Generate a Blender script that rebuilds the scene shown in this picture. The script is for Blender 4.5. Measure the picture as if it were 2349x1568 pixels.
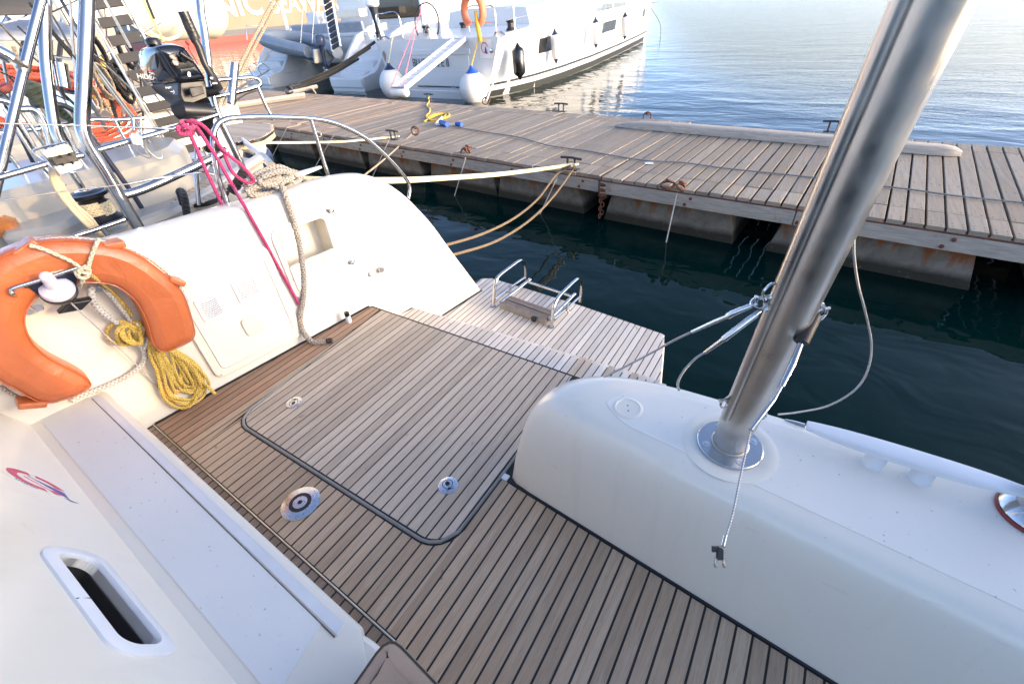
import bpy, math, random
import numpy as np
from mathutils import Matrix, Vector
for o in list(bpy.data.objects): bpy.data.objects.remove(o)
random.seed(7)
S = bpy.context.scene
COL = S.collection
# ---------------------------------------------------------------- camera
F, PITCH, ROLL, YAW, EYE = 1026.54, math.radians(37.0216), math.radians(-4.318), math.radians(-34.687), 1.65
CX, CY = 1174.5, 783.9
cyw, syw = math.cos(YAW), math.sin(YAW)
FWD = Vector((syw*math.cos(PITCH), cyw*math.cos(PITCH), -math.sin(PITCH)))
_r = Vector((cyw, -syw, 0)); _u = Vector((math.sin(PITCH)*syw, math.sin(PITCH)*cyw, math.cos(PITCH)))
RT = _r*math.cos(ROLL) + _u*math.sin(ROLL); UP = _u*math.cos(ROLL) - _r*math.sin(ROLL)
EYEP = Vector((0, 0, EYE))
cam = bpy.data.cameras.new('camera'); cam.sensor_width = 36; cam.lens = F/2349*36
cam.clip_start = .05; cam.clip_end = 20000
co = bpy.data.objects.new('camera', cam); COL.objects.link(co)
M = Matrix.Identity(4)
for i in range(3): M[i][0], M[i][1], M[i][2], M[i][3] = RT[i], UP[i], -FWD[i], EYEP[i]
co.matrix_world = M
S.camera = co
# ---------------------------------------------------------------- sky, sun, exposure
SUN_EL, SUN_AZ = math.radians(11), math.radians(12)      # azimuth from +X towards +Y
w = bpy.data.worlds.new('World'); S.world = w; w.use_nodes = True
nt = w.node_tree; sky = nt.nodes.new('ShaderNodeTexSky'); sky.sky_type = 'NISHITA'; sky.sun_disc = False
sky.sun_elevation = SUN_EL; sky.sun_rotation = math.radians(90) - SUN_AZ
sky.air_density = .38; sky.dust_density = 1.3; sky.ozone_density = .7
bg = nt.nodes['Background']; bg.inputs[1].default_value = .15
nt.links.new(sky.outputs[0], bg.inputs[0])
sl = bpy.data.lights.new('sun', 'SUN'); sl.energy = 2.0; sl.angle = math.radians(.6); sl.color = (.20, .128, .058)
so = bpy.data.objects.new('sun', sl); COL.objects.link(so)
sd = Vector((math.cos(SUN_EL)*math.cos(SUN_AZ), math.cos(SUN_EL)*math.sin(SUN_AZ), math.sin(SUN_EL)))
so.rotation_euler = sd.to_track_quat('Z', 'Y').to_euler(); so.location = (30, 6, 20)
vs = S.view_settings; vs.view_transform = 'Standard'; vs.look = 'None'; vs.gamma = 1; vs.exposure = 2.46
vs.use_curve_mapping = False

# ---------------------------------------------------------------- geometry helpers
def P(x, y, z=None, Y=None, X=None, D=None, pl=None):
    """world point seen at (x, y) of the 2349-wide photograph, on a plane of the scene"""
    d = FWD + RT*((x-CX)/F) - UP*((y-CY)/F)
    if pl is not None:
        p0, n = Vector(pl[0]), Vector(pl[1]); t = (p0-EYEP).dot(n)/d.dot(n)
    elif z is not None: t = (z-EYE)/d.z
    elif Y is not None: t = Y/d.y
    elif X is not None: t = X/d.x
    else: t = D
    return EYEP + d*t

def cr(pts, n=6, closed=False):
    """smooth curve through points"""
    p = [Vector(q) for q in pts]; out = []; m = len(p)
    if m < 3: return p
    rng = range(m) if closed else range(m-1)
    for i in rng:
        if closed: a, b, c, d = p[i-1], p[i], p[(i+1) % m], p[(i+2) % m]
        else:
            b, c = p[i], p[i+1]
            a = p[i-1] if i > 0 else b*2-c
            d = p[i+2] if i+2 < m else c*2-b
        for k in range(n):
            t = k/n
            out.append(.5*((2*b) + (c-a)*t + (2*a-5*b+4*c-d)*t*t + (3*b-a-3*c+d)*t**3))
    if not closed: out.append(p[-1])
    return out

class MB:
    def __init__(s): s.v = []; s.f = []; s.sm = []; s.uv = []; s.mi = []; s.cur = 0
    def add(s, vs, fs, smooth=True, uvs=None):
        k = len(s.v); s.v += [tuple(v) for v in vs]
        for i, f in enumerate(fs):
            s.f.append([k+j for j in f]); s.sm.append(smooth); s.mi.append(s.cur)
            s.uv.append(uvs[i] if uvs else [(0, 0)]*len(f))
        return s
    def box(s, c, size, R=None, axes=None):
        c = Vector(c); h = [q/2 for q in size]
        if axes: ax = [Vector(a).normalized() for a in axes]
        else:
            Rm = R.to_3x3() if R else Matrix.Identity(3); ax = [Rm @ Vector(e) for e in ((1,0,0),(0,1,0),(0,0,1))]
        vs = [c + ax[0]*h[0]*a + ax[1]*h[1]*b + ax[2]*h[2]*d for d in (-1,1) for b in (-1,1) for a in (-1,1)]
        return s.add(vs, [(0,2,3,1),(4,5,7,6),(0,1,5,4),(2,6,7,3),(0,4,6,2),(1,3,7,5)], False)
    def prism(s, poly, z0, z1, ch=0.0, T=None):
        """polygon in xy raised from z0 to z1, top edge chamfered by ch; T maps to world"""
        n = len(poly); T = T or Matrix.Identity(4)
        a = sum(poly[i][0]*poly[(i+1) % n][1]-poly[(i+1) % n][0]*poly[i][1] for i in range(n))
        if a < 0: poly = poly[::-1]
        rings = [[(x, y, z0) for x, y in poly]]
        if ch: 
            rings.append([(x, y, z1-ch) for x, y in poly]); rings.append([(x, y, z1) for x, y in inset(poly, ch)])
        else: rings.append([(x, y, z1) for x, y in poly])
        vs = [T @ Vector(p) for r in rings for p in r]; fs = [list(range(n))[::-1]]
        for k in range(len(rings)-1):
            for i in range(n):
                j = (i+1) % n; fs.append((k*n+i, k*n+j, (k+1)*n+j, (k+1)*n+i))
        fs.append([(len(rings)-1)*n+i for i in range(n)])
        return s.add(vs, fs, n > 6)
    def tube(s, path, r, n=8, caps=True, closed=False, up=None, flat=1.0):
        p = [Vector(q) for q in path]; m = len(p); rr = r if isinstance(r, (list, tuple)) else [r]*m
        vs = []; fs = []; uvs = []; L = 0; prev = None; lens = []
        for i in range(m):
            if closed: t = p[(i+1) % m]-p[i-1]
            else: t = p[min(i+1, m-1)]-p[max(i-1, 0)]
            if t.length < 1e-9: t = Vector((0, 0, 1))
            t.normalize()
            if prev is None:
                a = Vector(up) if up else (Vector((0, 0, 1)) if abs(t.z) < .9 else Vector((1, 0, 0)))
                e1 = (a - t*a.dot(t)).normalized()
            else:
                e1 = prev - t*prev.dot(t)
                e1 = e1.normalized() if e1.length > 1e-6 else t.orthogonal().normalized()
            e2 = t.cross(e1); prev = e1
            if i: L += (p[i]-p[i-1]).length
            lens.append(L)
            for k in range(n):
                an = 2*math.pi*k/n; vs.append(p[i] + (e1*math.cos(an)*flat + e2*math.sin(an))*rr[i])
        rng = range(m) if closed else range(m-1)
        for i in rng:
            j = (i+1) % m; lj = lens[j] if j else L + (p[0]-p[-1]).length
            for k in range(n):
                q = (k+1) % n; fs.append((i*n+k, i*n+q, j*n+q, j*n+k))
                uvs.append([(k/n, lens[i]), ((k+1)/n, lens[i]), ((k+1)/n, lj), (k/n, lj)])
        if caps and not closed:
            fs.append(list(range(n))[::-1]); uvs.append([(0, 0)]*n)
            fs.append([(m-1)*n+k for k in range(n)]); uvs.append([(0, 0)]*n)
        return s.add(vs, fs, True, uvs)
    def lathe(s, prof, n=16, T=None, caps=True):
        T = T or Matrix.Identity(4); vs = []; fs = []
        for r, z in prof:
            for k in range(n):
                a = 2*math.pi*k/n; vs.append(T @ Vector((r*math.cos(a), r*math.sin(a), z)))
        for i in range(len(prof)-1):
            for k in range(n):
                q = (k+1) % n; fs.append((i*n+k, i*n+q, (i+1)*n+q, (i+1)*n+k))
        if caps:
            if prof[0][0] > 1e-6: fs.append(list(range(n))[::-1])
            if prof[-1][0] > 1e-6: fs.append([(len(prof)-1)*n+k for k in range(n)])
        return s.add(vs, fs, True)
    def loft(s, rings, ring_closed=True, caps=(True, True)):
        n = len(rings[0]); vs = [v for r in rings for v in r]; fs = []
        for i in range(len(rings)-1):
            for k in range(n if ring_closed else n-1):
                q = (k+1) % n; fs.append((i*n+k, i*n+q, (i+1)*n+q, (i+1)*n+k))
        if ring_closed and caps[0]: fs.append(list(range(n))[::-1])
        if ring_closed and caps[1]: fs.append([(len(rings)-1)*n+k for k in range(n)])
        return s.add(vs, fs, True)
    def mesh(s, name, mat, ang=38):
        m = bpy.data.meshes.new(name); m.from_pydata(s.v, [], s.f); m.update()
        for a in (mat if isinstance(mat, (list, tuple)) else [mat]): m.materials.append(MAT[a])
        m.polygons.foreach_set('use_smooth', s.sm); m.polygons.foreach_set('material_index', s.mi)
        ul = m.uv_layers.new(name='uv'); flat = [c for f in s.uv for uv in f for c in uv]
        ul.data.foreach_set('uv', flat)
        if any(s.sm): m.set_sharp_from_angle(angle=math.radians(ang))
        return m
    def build(s, name, mat, parent=None, ang=38, bevel=0, loc=None):
        o = bpy.data.objects.new(name, s.mesh(name, mat, ang)); link(o, parent)
        if bevel:
            b = o.modifiers.new('bevel', 'BEVEL'); b.width = bevel; b.segments = 2; b.limit_method = 'ANGLE'; b.angle_limit = math.radians(40)
        if loc: o.location = loc
        return o

def inset(poly, d):
    n = len(poly); out = []
    for i in range(n):
        a, b, c = Vector(poly[i-1]), Vector(poly[i]), Vector(poly[(i+1) % n])
        e1 = (b-a); e2 = (c-b)
        if e1.length < 1e-9 or e2.length < 1e-9: out.append(tuple(b)); continue
        e1.normalize(); e2.normalize(); n1 = Vector((-e1.y, e1.x)); n2 = Vector((-e2.y, e2.x))
        m = n1+n2
        if m.length < 1e-6: m = n1
        m.normalize(); q = b + m*(d/max(.35, m.dot(n1))); out.append((q.x, q.y))
    return out

def rrect(x0, y0, x1, y1, r, k=5):
    out = []
    for cx, cy, a0 in ((x1-r, y1-r, 0), (x0+r, y1-r, 90), (x0+r, y0+r, 180), (x1-r, y0+r, 270)):
        for i in range(k+1):
            a = math.radians(a0 + 90*i/k); out.append((cx+r*math.cos(a), cy+r*math.sin(a)))
    return out

def link(o, parent=None):
    COL.objects.link(o)
    if parent is not None:
        o.parent = parent
        if parent.type == 'EMPTY': o.matrix_parent_inverse = parent.matrix_basis.inverted()
    return o

def tag(o, label=None, cat=None, group=None, kind=None):
    if label: o['label'] = label
    if cat: o['category'] = cat
    if group: o['group'] = group
    if kind: o['kind'] = kind
    return o

def thing(name, loc, label, cat, group=None):
    o = bpy.data.objects.new(name, None); o.location = loc; o.empty_display_size = .1
    COL.objects.link(o); return tag(o, label, cat, group)

def frame(o, x, y=None, z=None):
    """matrix with origin o and given axes"""
    x = Vector(x).normalized()
    if z is not None: z = Vector(z).normalized(); y = z.cross(x).normalized()
    else: y = Vector(y); z = x.cross(y).normalized(); y = z.cross(x)
    x = y.cross(z)
    m = Matrix.Identity(4)
    for i in range(3): m[i][0], m[i][1], m[i][2], m[i][3] = x[i], y[i], z[i], o[i]
    return m

def zframe(o, z):
    z = Vector(z).normalized(); x = z.orthogonal().normalized()
    return frame(o, x, z=z)

def text(s, size, T, name, mat, parent=None, extrude=.002, bold=0, align='CENTER', xs=1.0):
    c = bpy.data.curves.new(name, 'FONT'); c.body = s; c.size = size; c.extrude = extrude; c.offset = bold
    c.align_x = align; c.align_y = 'CENTER'; c.resolution_u = 3
    t = bpy.data.objects.new('tmp', c); COL.objects.link(t)
    bpy.context.view_layer.update()
    m = bpy.data.meshes.new_from_object(t.evaluated_get(bpy.context.evaluated_depsgraph_get()))
    bpy.data.objects.remove(t); m.transform(T @ Matrix.Scale(xs, 4, (1, 0, 0))); m.materials.clear(); m.materials.append(MAT[mat])
    o = bpy.data.objects.new(name, m); return link(o, parent)

def boolean(o, cutters):
    """cut real openings into a mesh"""
    for c in cutters:
        b = o.modifiers.new('cut', 'BOOLEAN'); b.object = c; b.operation = 'DIFFERENCE'; b.solver = 'EXACT'
    bpy.context.view_layer.update()
    m = bpy.data.meshes.new_from_object(o.evaluated_get(bpy.context.evaluated_depsgraph_get()))
    o.modifiers.clear(); o.data = m
    for c in cutters: bpy.data.objects.remove(c)
    m.set_sharp_from_angle(angle=math.radians(38))

def copy_tree(o, parent=None):
    c = o.copy(); COL.objects.link(c); c.parent = parent
    for ch in o.children: copy_tree(ch, c)
    return c

def strands(path, r, pitch, n=6, k=3):
    """laid rope: k strands twisted round a path"""
    mb = MB(); p = [Vector(q) for q in path]; prev = None; rows = [[] for _ in range(k)]; L = 0
    for i in range(len(p)):
        t = (p[min(i+1, len(p)-1)]-p[max(i-1, 0)]).normalized()
        e1 = t.orthogonal().normalized() if prev is None else (prev - t*prev.dot(t)).normalized()
        e2 = t.cross(e1); prev = e1
        if i: L += (p[i]-p[i-1]).length
        for j in range(k):
            a = 2*math.pi*(L/pitch + j/k); rows[j].append(p[i] + (e1*math.cos(a)+e2*math.sin(a))*r*.52)
    for row in rows: mb.tube(row, r*.56, n)
    return mb

def resample(path, d):
    p = [Vector(q) for q in path]; out = [p[0]]; need = d
    for a, b in zip(p, p[1:]):
        L = (b-a).length; s = 0
        while L - s >= need: s += need; out.append(a.lerp(b, s/L)); need = d
        need -= (L-s)
    return out
# ---------------------------------------------------------------- materials
MAT = {}
def lin(h):
    h = h.lstrip('#'); c = [int(h[i:i+2], 16)/255 for i in (0, 2, 4)]
    return tuple((x/12.92 if x <= .04045 else ((x+.055)/1.055)**2.4) for x in c)
class NT:
    def __init__(s, name):
        m = bpy.data.materials.new(name); m.use_nodes = True; MAT[name] = m; s.m = m; s.t = m.node_tree
        s.b = s.t.nodes['Principled BSDF']
    def n(s, typ, **kw):
        q = s.t.nodes.new('ShaderNode'+typ)
        for k, v in kw.items():
            if k in q.inputs.keys() if hasattr(q.inputs, 'keys') else False: s.set(q, k, v)
            else: setattr(q, k, v)
        return q
    def set(s, q, k, v):
        if isinstance(v, bpy.types.NodeSocket): s.t.links.new(v, q.inputs[k])
        else: q.inputs[k].default_value = v
    def coord(s, which='Object', scale=(1, 1, 1), rot=(0, 0, 0)):
        c = s.n('TexCoord'); mp = s.n('Mapping'); mp.inputs['Scale'].default_value = scale; mp.inputs['Rotation'].default_value = rot
        s.t.links.new(c.outputs[which], mp.inputs['Vector']); return mp.outputs[0]
    def noise(s, vec, scale, detail=4, rough=.6, dist=0):
        q = s.n('TexNoise'); s.set(q, 'Vector', vec); s.set(q, 'Scale', scale); s.set(q, 'Detail', detail); s.set(q, 'Roughness', rough); s.set(q, 'Distortion', dist)
        return q.outputs['Fac']
    def ramp(s, fac, stops, interp='LINEAR'):
        q = s.n('ValToRGB'); r = q.color_ramp; r.interpolation = interp
        while len(r.elements) < len(stops): r.elements.new(.5)
        for e, (p, c) in zip(r.elements, stops):
            e.position = p; e.color = (*c, 1) if not isinstance(c, (int, float)) else (c, c, c, 1)
        s.t.links.new(fac, q.inputs[0]); return q.outputs[0]
    def mix(s, fac, a, b, mode='MIX'):
        q = s.n('Mix'); q.data_type = 'RGBA'; q.blend_type = mode
        for i, v in ((0, fac), (6, a), (7, b)):
            if isinstance(v, bpy.types.NodeSocket): s.t.links.new(v, q.inputs[i])
            elif i: q.inputs[i].default_value = (*v, 1) if len(v) == 3 else v
            else: q.inputs[i].default_value = v
        return q.outputs[2]
    def math(s, op, a, b=0.0, c=None):
        q = s.n('Math'); q.operation = op
        for i, v in enumerate((a, b) if c is None else (a, b, c)):
            if isinstance(v, bpy.types.NodeSocket): s.t.links.new(v, q.inputs[i])
            else: q.inputs[i].default_value = v
        return q.outputs[0]
    def bump(s, h, strength=.3, dist=.002):
        q = s.n('Bump'); s.set(q, 'Height', h); s.set(q, 'Strength', strength); s.set(q, 'Distance', dist)
        s.t.links.new(q.outputs[0], s.b.inputs['Normal']); return q
    def out(s, **kw):
        for k, v in kw.items():
            k = {'color': 'Base Color', 'rough': 'Roughness', 'metal': 'Metallic', 'coat': 'Coat Weight', 'spec': 'Specular IOR Level', 'ior': 'IOR', 'trans': 'Transmission Weight', 'sss': 'Subsurface Weight', 'sheen': 'Sheen Weight', 'aniso': 'Anisotropic'}[k]
            if isinstance(v, bpy.types.NodeSocket): s.t.links.new(v, s.b.inputs[k])
            else: s.b.inputs[k].default_value = (*v, 1) if isinstance(v, tuple) and len(v) == 3 else v
        return s

def plain(name, col, rough=.5, metal=0, var=.12, scale=6, bump=0, bscale=60, **kw):
    t = NT(name); v = t.coord('Object'); c = lin(col) if isinstance(col, str) else col
    f = t.noise(v, scale, 5)
    lo = tuple(x*(1-var) for x in c); hi = tuple(min(1, x*(1+var)) for x in c)
    t.out(color=t.ramp(f, [(.3, lo), (.7, hi)]), metal=metal, rough=t.ramp(t.noise(v, scale*3, 4), [(.3, max(0, rough-.06)), (.7, min(1, rough+.08))]), **kw)
    if bump: t.bump(t.noise(v, bscale, 4), bump, .003)
    return t

def gel(name, col, rough=.22, dirt=.04):
    t = NT(name); v = t.coord('Object'); c = Vector(col)
    big = t.noise(v, 1.3, 4); sp = t.noise(v, 75, 1, .4)
    a = t.ramp(big, [(.3, tuple(c*(1-dirt))), (.75, tuple(c))])
    speck = t.ramp(sp, [(.80, 0), (.83, 1)])
    st = t.noise(t.coord('Object', (14, 14, 1.1)), 1.0, 5, .65)
    a = t.mix(t.math('MULTIPLY', t.ramp(st, [(.56, 0), (.74, 1)]), .10), a, (.42, .36, .26))
    sc = t.noise(t.coord('Object', (4, 60, 20), (.3, .2, .6)), 1.6, 3, .5); a = t.mix(t.math('MULTIPLY', t.ramp(sc, [(.70, 0), (.73, 1)]), .16), a, (.45, .43, .40))
    col2 = t.mix(t.math('MULTIPLY', speck, .45), a, tuple(c*.5))
    t.out(color=col2, rough=t.ramp(t.noise(v, 2, 3), [(.3, rough-.02), (.7, rough+.04)]), coat=.15); t.b.inputs['Coat Roughness'].default_value = .08
    t.bump(t.noise(v, 3, 2), .05, .004)
gel('gelcoat', (.80, .745, .635)); gel('gelcoat_cream', (.76, .70, .57), .25); gel('gelcoat_far', (.70, .70, .68), .2, .02)
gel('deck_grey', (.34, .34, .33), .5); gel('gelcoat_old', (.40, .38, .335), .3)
def nonskid(name, col, sc=210):
    t = NT(name); v = t.coord('Object'); sx = t.n('SeparateXYZ'); t.t.links.new(v, sx.inputs[0])
    a = t.math('SINE', t.math('MULTIPLY', t.math('ADD', sx.outputs[0], t.math('MULTIPLY', sx.outputs[1], .35)), sc*6.0))
    b = t.math('SINE', t.math('MULTIPLY', t.math('SUBTRACT', sx.outputs[1], t.math('MULTIPLY', sx.outputs[0], .35)), sc*6.0))
    h = t.math('MULTIPLY', a, b); c = Vector(col)
    base = t.ramp(t.noise(v, 2.2, 5), [(.3, tuple(c*.94)), (.7, tuple(c))])
    sp = t.ramp(t.noise(v, 60, 2, .5), [(.70, 0), (.74, 1)])
    base = t.mix(t.math('MULTIPLY', sp, .55), base, tuple(c*.35))
    sm = t.ramp(t.noise(v, 7, 6, .7), [(.66, 0), (.78, 1)])
    base = t.mix(t.math('MULTIPLY', sm, .16), base, (.35, .30, .24))
    t.out(color=base, rough=.42); t.bump(t.math('ADD', t.math('MULTIPLY', h, .25), t.noise(v, 900, 2)), .25, .0012)
nonskid('nonskid', (.82, .775, .69), 260)
nonskid('nonskid_step', (.77, .765, .735), 200)

def teak(name, c1, c2, c3, red=.5, dark=.35, grain=(70, 3.2, 70)):
    t = NT(name); v = t.coord('Object'); g = t.coord('Object', grain)
    oi = t.n('ObjectInfo'); rnd = oi.outputs['Random']
    off = t.n('VectorMath'); off.operation = 'ADD'; t.t.links.new(g, off.inputs[0])
    cmb = t.n('CombineXYZ'); t.t.links.new(t.math('MULTIPLY', rnd, 37.0), cmb.inputs[1]); t.t.links.new(t.math('MULTIPLY', rnd, 11.0), cmb.inputs[0])
    t.t.links.new(cmb.outputs[0], off.inputs[1]); gv = off.outputs[0]
    fine = t.noise(gv, 3.0, 8, .72); mid = t.noise(gv, .9, 4, .6); blot = t.noise(v, 2.4, 5, .62)
    a = t.mix(t.ramp(mid, [(.32, 0), (.68, 1)]), c1, c2)
    a = t.mix(t.ramp(blot, [(.38, 0), (.66, 1)]), a, c3)
    a = t.mix(t.ramp(fine, [(.32, .55), (.54, 0)]), a, tuple(x*(dark+.15) for x in c1))
    pits = t.ramp(t.noise(gv, 7, 3, .6), [(.64, 0), (.70, 1)])
    a = t.mix(t.math('MULTIPLY', pits, .30), a, (.07, .05, .045))
    vv = t.mix(rnd, (1.08, 1.08, 1.08), (.80, .785, .77))
    a = t.mix(1.0, a, vv, 'MULTIPLY')
    wear = t.math('MULTIPLY', t.ramp(t.noise(v, 6.5, 6, .75, .6), [(.655, 0), (.70, 1)]), t.ramp(fine, [(.35, 0), (.55, 1)]))
    a = t.mix(t.math('MULTIPLY', wear, red), a, (.15, .055, .04))
    t.out(color=a, rough=t.ramp(fine, [(.3, .62), (.7, .85)]), spec=.35); t.bump(fine, .4, .0011)
teak('teak', (.46, .34, .23), (.585, .46, .335), (.52, .37, .245), .95, .45)
teak('teak_hatch', (.51, .42, .325), (.65, .56, .45), (.58, .475, .37), .6, .5)
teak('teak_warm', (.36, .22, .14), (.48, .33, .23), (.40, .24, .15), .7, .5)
teak('teak_bleached', (.66, .62, .57), (.78, .75, .70), (.71, .65, .58), .9, .55)
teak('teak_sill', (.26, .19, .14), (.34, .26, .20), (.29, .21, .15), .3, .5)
teak('teak_dark', (.20, .165, .145), (.33, .29, .26), (.24, .20, .175), .4, .25)
teak('dock_wood', (.31, .258, .195), (.42, .36, .28), (.39, .31, .22), .12, .4, (26, 1.3, 26))
teak('dock_wood_far', (.41, .30, .20), (.51, .395, .28), (.47, .335, .225), .1, .55, (20, 1.0, 20))
teak('neighbour_teak', (.24, .19, .155), (.33, .275, .235), (.28, .225, .19), .1)
def beamwood(name, c1, c2, rust=.6, grain=(1.5, 22, 22)):
    t = NT(name); v = t.coord('Object'); g = t.coord('Object', grain); fine = t.noise(g, 2.2, 8, .7); big = t.noise(v, 1.6, 4)
    a = t.mix(t.ramp(fine, [(.35, 0), (.65, 1)]), c1, c2)
    wv = t.noise(g, .7, 3, .6, 2.5); a = t.mix(t.math('MULTIPLY', t.ramp(wv, [(.46, 1), (.5, 0)]), .25), a, tuple(x*.5 for x in c1))
    r = t.ramp(t.noise(v, 2.3, 6, .7), [(.60, 0), (.70, 1)]); a = t.mix(t.math('MULTIPLY', r, rust), a, (.26, .10, .035))
    t.out(color=a, rough=.8); t.bump(fine, .5, .003)
beamwood('stringer', (.37, .335, .28), (.50, .465, .40))
beamwood('driftwood', (.40, .345, .28), (.55, .48, .39), .1)
def concrete():
    t = NT('float_concrete'); v = t.coord('Object'); s = t.coord('Object', (3.5, 3.5, .7)); sx = t.n('SeparateXYZ'); t.t.links.new(v, sx.inputs[0])
    a = t.mix(t.ramp(t.noise(v, 5, 7, .7), [(.3, 0), (.7, 1)]), (.10, .095, .075), (.26, .24, .20))
    st = t.noise(s, 1.6, 6, .7); hi = t.n('MapRange'); t.set(hi, 'Value', sx.outputs[2]); t.set(hi, 'From Min', -.85); t.set(hi, 'From Max', -.48)
    r = t.ramp(t.math('ADD', st, t.math('MULTIPLY', t.math('SUBTRACT', hi.outputs[0], .5), .36)), [(.52, 0), (.66, 1)])
    a = t.mix(r, a, (.21, .075, .022))
    lo = t.n('MapRange'); t.set(lo, 'Value', t.math('ADD', sx.outputs[2], t.math('MULTIPLY', t.noise(v, 9, 4), .06))); t.set(lo, 'From Min', -.80); t.set(lo, 'From Max', -.72)
    a = t.mix(lo.outputs[0], (.030, .028, .018), a)
    sc = t.ramp(t.noise(v, 34, 3), [(.66, 0), (.72, 1)]); a = t.mix(t.math('MULTIPLY', sc, .35), a, (.38, .36, .30))
    t.out(color=a, rough=.75); t.bump(t.noise(v, 22, 6), .5, .01)
concrete()
plain('dirt', (.16, .13, .10), .8, var=.5, scale=40)
plain('caulk', (.012, .012, .014), .55); plain('black_plastic', (.012, .012, .014), .32); plain('black_rubber', (.018, .017, .017), .5, bump=.1)
plain('dark_paint', (.004, .006, .011), .09, var=.05, coat=.6); plain('grey_gasket', (.22, .225, .215), .55)
plain('steel', (.54, .535, .53), .14, 1, .08, 9); plain('steel_pole', (.64, .60, .545), .33, 1, .10, 7)
plain('steel_dull', (.52, .47, .40), .36, 1, .15, 14); plain('steel_disc', (.62, .63, .66), .30, 1, .10, 30)
plain('cast_white', (.70, .71, .72), .4, var=.06); plain('white_plastic', (.78, .78, .78), .35, var=.04)
plain('pale_plastic', (.66, .64, .74), .22, var=.03, sss=.0); plain('navy_plastic', (.012, .018, .045), .4)
plain('navy', (.018, .032, .085), .3, var=.08); plain('blue', (.02, .10, .45), .4); plain('red', (.22, .03, .02), .45)
plain('shade_grey', (.045, .042, .04), .7, bump=.1, bscale=25); plain('canvas_grey', (.33, .36, .41), .75, bump=.15, bscale=12)
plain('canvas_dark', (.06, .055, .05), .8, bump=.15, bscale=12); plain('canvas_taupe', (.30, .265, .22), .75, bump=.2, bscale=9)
plain('cushion_tan', (.36, .25, .17), .42, var=.1, bump=.15, bscale=120); plain('cushion_grey', (.07, .075, .085), .5)
plain('glass_dark', (.012, .013, .014), .05, var=.3, coat=.5); plain('varnish', (.35, .13, .03), .15, var=.35, scale=5, coat=.6)
plain('yellow', (.72, .42, .02), .5); plain('fender_white', (.78, .77, .72), .32, var=.03); plain('fender_black', (.012, .012, .013), .22, coat=.3)
plain('orange_soft', (.78, .22, .10), .5); plain('rust_iron', (.14, .055, .03), .8, var=.4, scale=30, bump=.5, bscale=60)
plain('iron', (.06, .06, .065), .5, .6, .2, 20); plain('hose_cream', (.52, .42, .27), .5)
plain('ship_cream', (.20, .15, .095), .5, var=.10, scale=.12); plain('ship_dark', (.07, .075, .085), .5); plain('ship_red', (.36, .028, .015), .5)
plain('ship_white', (.82, .80, .74), .5); plain('letter_dark', (.035, .04, .05), .4, var=.02); plain('sign_pink', (.55, .05, .14), .45, var=.1); plain('sign_blue', (.06, .07, .28), .4, var=.05)
plain('rib_grey', (.23, .27, .31), .42, var=.1, scale=2, bump=.1, bscale=5); plain('rib_cream', (.66, .61, .48), .45, var=.06); plain('engine_blue', (.05, .065, .11), .25)
plain('antifoul', (.025, .03, .028), .6); plain('sky_lens', (.75, .76, .80), .15); plain('letter_grey', (.55, .55, .56), .4, var=.02); plain('letter_red', (.55, .05, .06), .4)
def vinyl():
    t = NT('orange_vinyl'); v = t.coord('Object'); f = t.noise(v, 5, 5)
    t.out(color=t.ramp(f, [(.3, (.47, .115, .032)), (.7, (.57, .155, .052))]), rough=t.ramp(t.noise(v, 14, 4), [(.3, .28), (.7, .45)]), coat=.15)
    t.bump(t.math('ADD', t.math('MULTIPLY', t.noise(v, 6.5, 4, .55, 2.2), 1.0), t.math('MULTIPLY', t.noise(v, 180, 2), .02)), .28, .025)
vinyl()
def rope(name, c1, c2, turns=3, freq=60, strength=.8, fuzz=.2):
    t = NT(name); uv = t.n('UVMap'); sx = t.n('SeparateXYZ'); t.t.links.new(uv.outputs[0], sx.inputs[0])
    def s(sign):
        return t.math('SINE', t.math('MULTIPLY', t.math('ADD', t.math('MULTIPLY', sx.outputs[0], float(turns)*sign), t.math('MULTIPLY', sx.outputs[1], float(freq))), 6.28318))
    h = t.math('MAXIMUM', s(1), s(-1)); v = t.coord('Object')
    nz = t.noise(v, 40, 4); f = t.math('ADD', t.math('MULTIPLY', h, .3), t.math('MULTIPLY', nz, .8))
    t.out(color=t.ramp(f, [(.15, c1), (.75, c2)]), rough=.85, spec=.2, sheen=fuzz); t.bump(t.math('ADD', h, t.math('MULTIPLY', nz, .6)), strength, .002)
rope('rope_grey', (.22, .19, .155), (.47, .42, .355), 2, 70); rope('rope_pink', (.30, .02, .085), (.60, .06, .19), 3, 75)
rope('rope_yellow', (.42, .26, .035), (.74, .52, .12), 3, 55); rope('rope_white', (.36, .34, .31), (.68, .65, .60), 3, 60)
rope('rope_cream', (.50, .41, .24), (.80, .70, .48), 3, 45); rope('rope_brown', (.10, .065, .03), (.26, .18, .10), 2, 40)
rope('rope_black', (.008, .008, .008), (.03, .03, .03), 2, 40); rope('rope_tan', (.20, .15, .10), (.40, .32, .22), 2, 30)
rope('rope_orange', (.36, .06, .035), (.55, .11, .06), 2, 40); rope('rope_green', (.02, .03, .02), (.06, .075, .05), 2, 40)
rope('wire', (.26, .25, .24), (.42, .41, .40), 1, 160, .3, 0); rope('cable_yellow', (.62, .40, .03), (.75, .52, .08), 0, 0, 0); rope('cable_grey', (.13, .13, .13), (.26, .26, .25), 2, 20, .3)
rope('line_pink', (.65, .10, .17), (.80, .25, .32), 2, 40); rope('lime', (.35, .40, .10), (.62, .65, .28), 2, 40)
MAT['wire'].node_tree.nodes['Principled BSDF'].inputs['Metallic'].default_value = .7
MAT['wire'].node_tree.nodes['Principled BSDF'].inputs['Roughness'].default_value = .4
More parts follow.
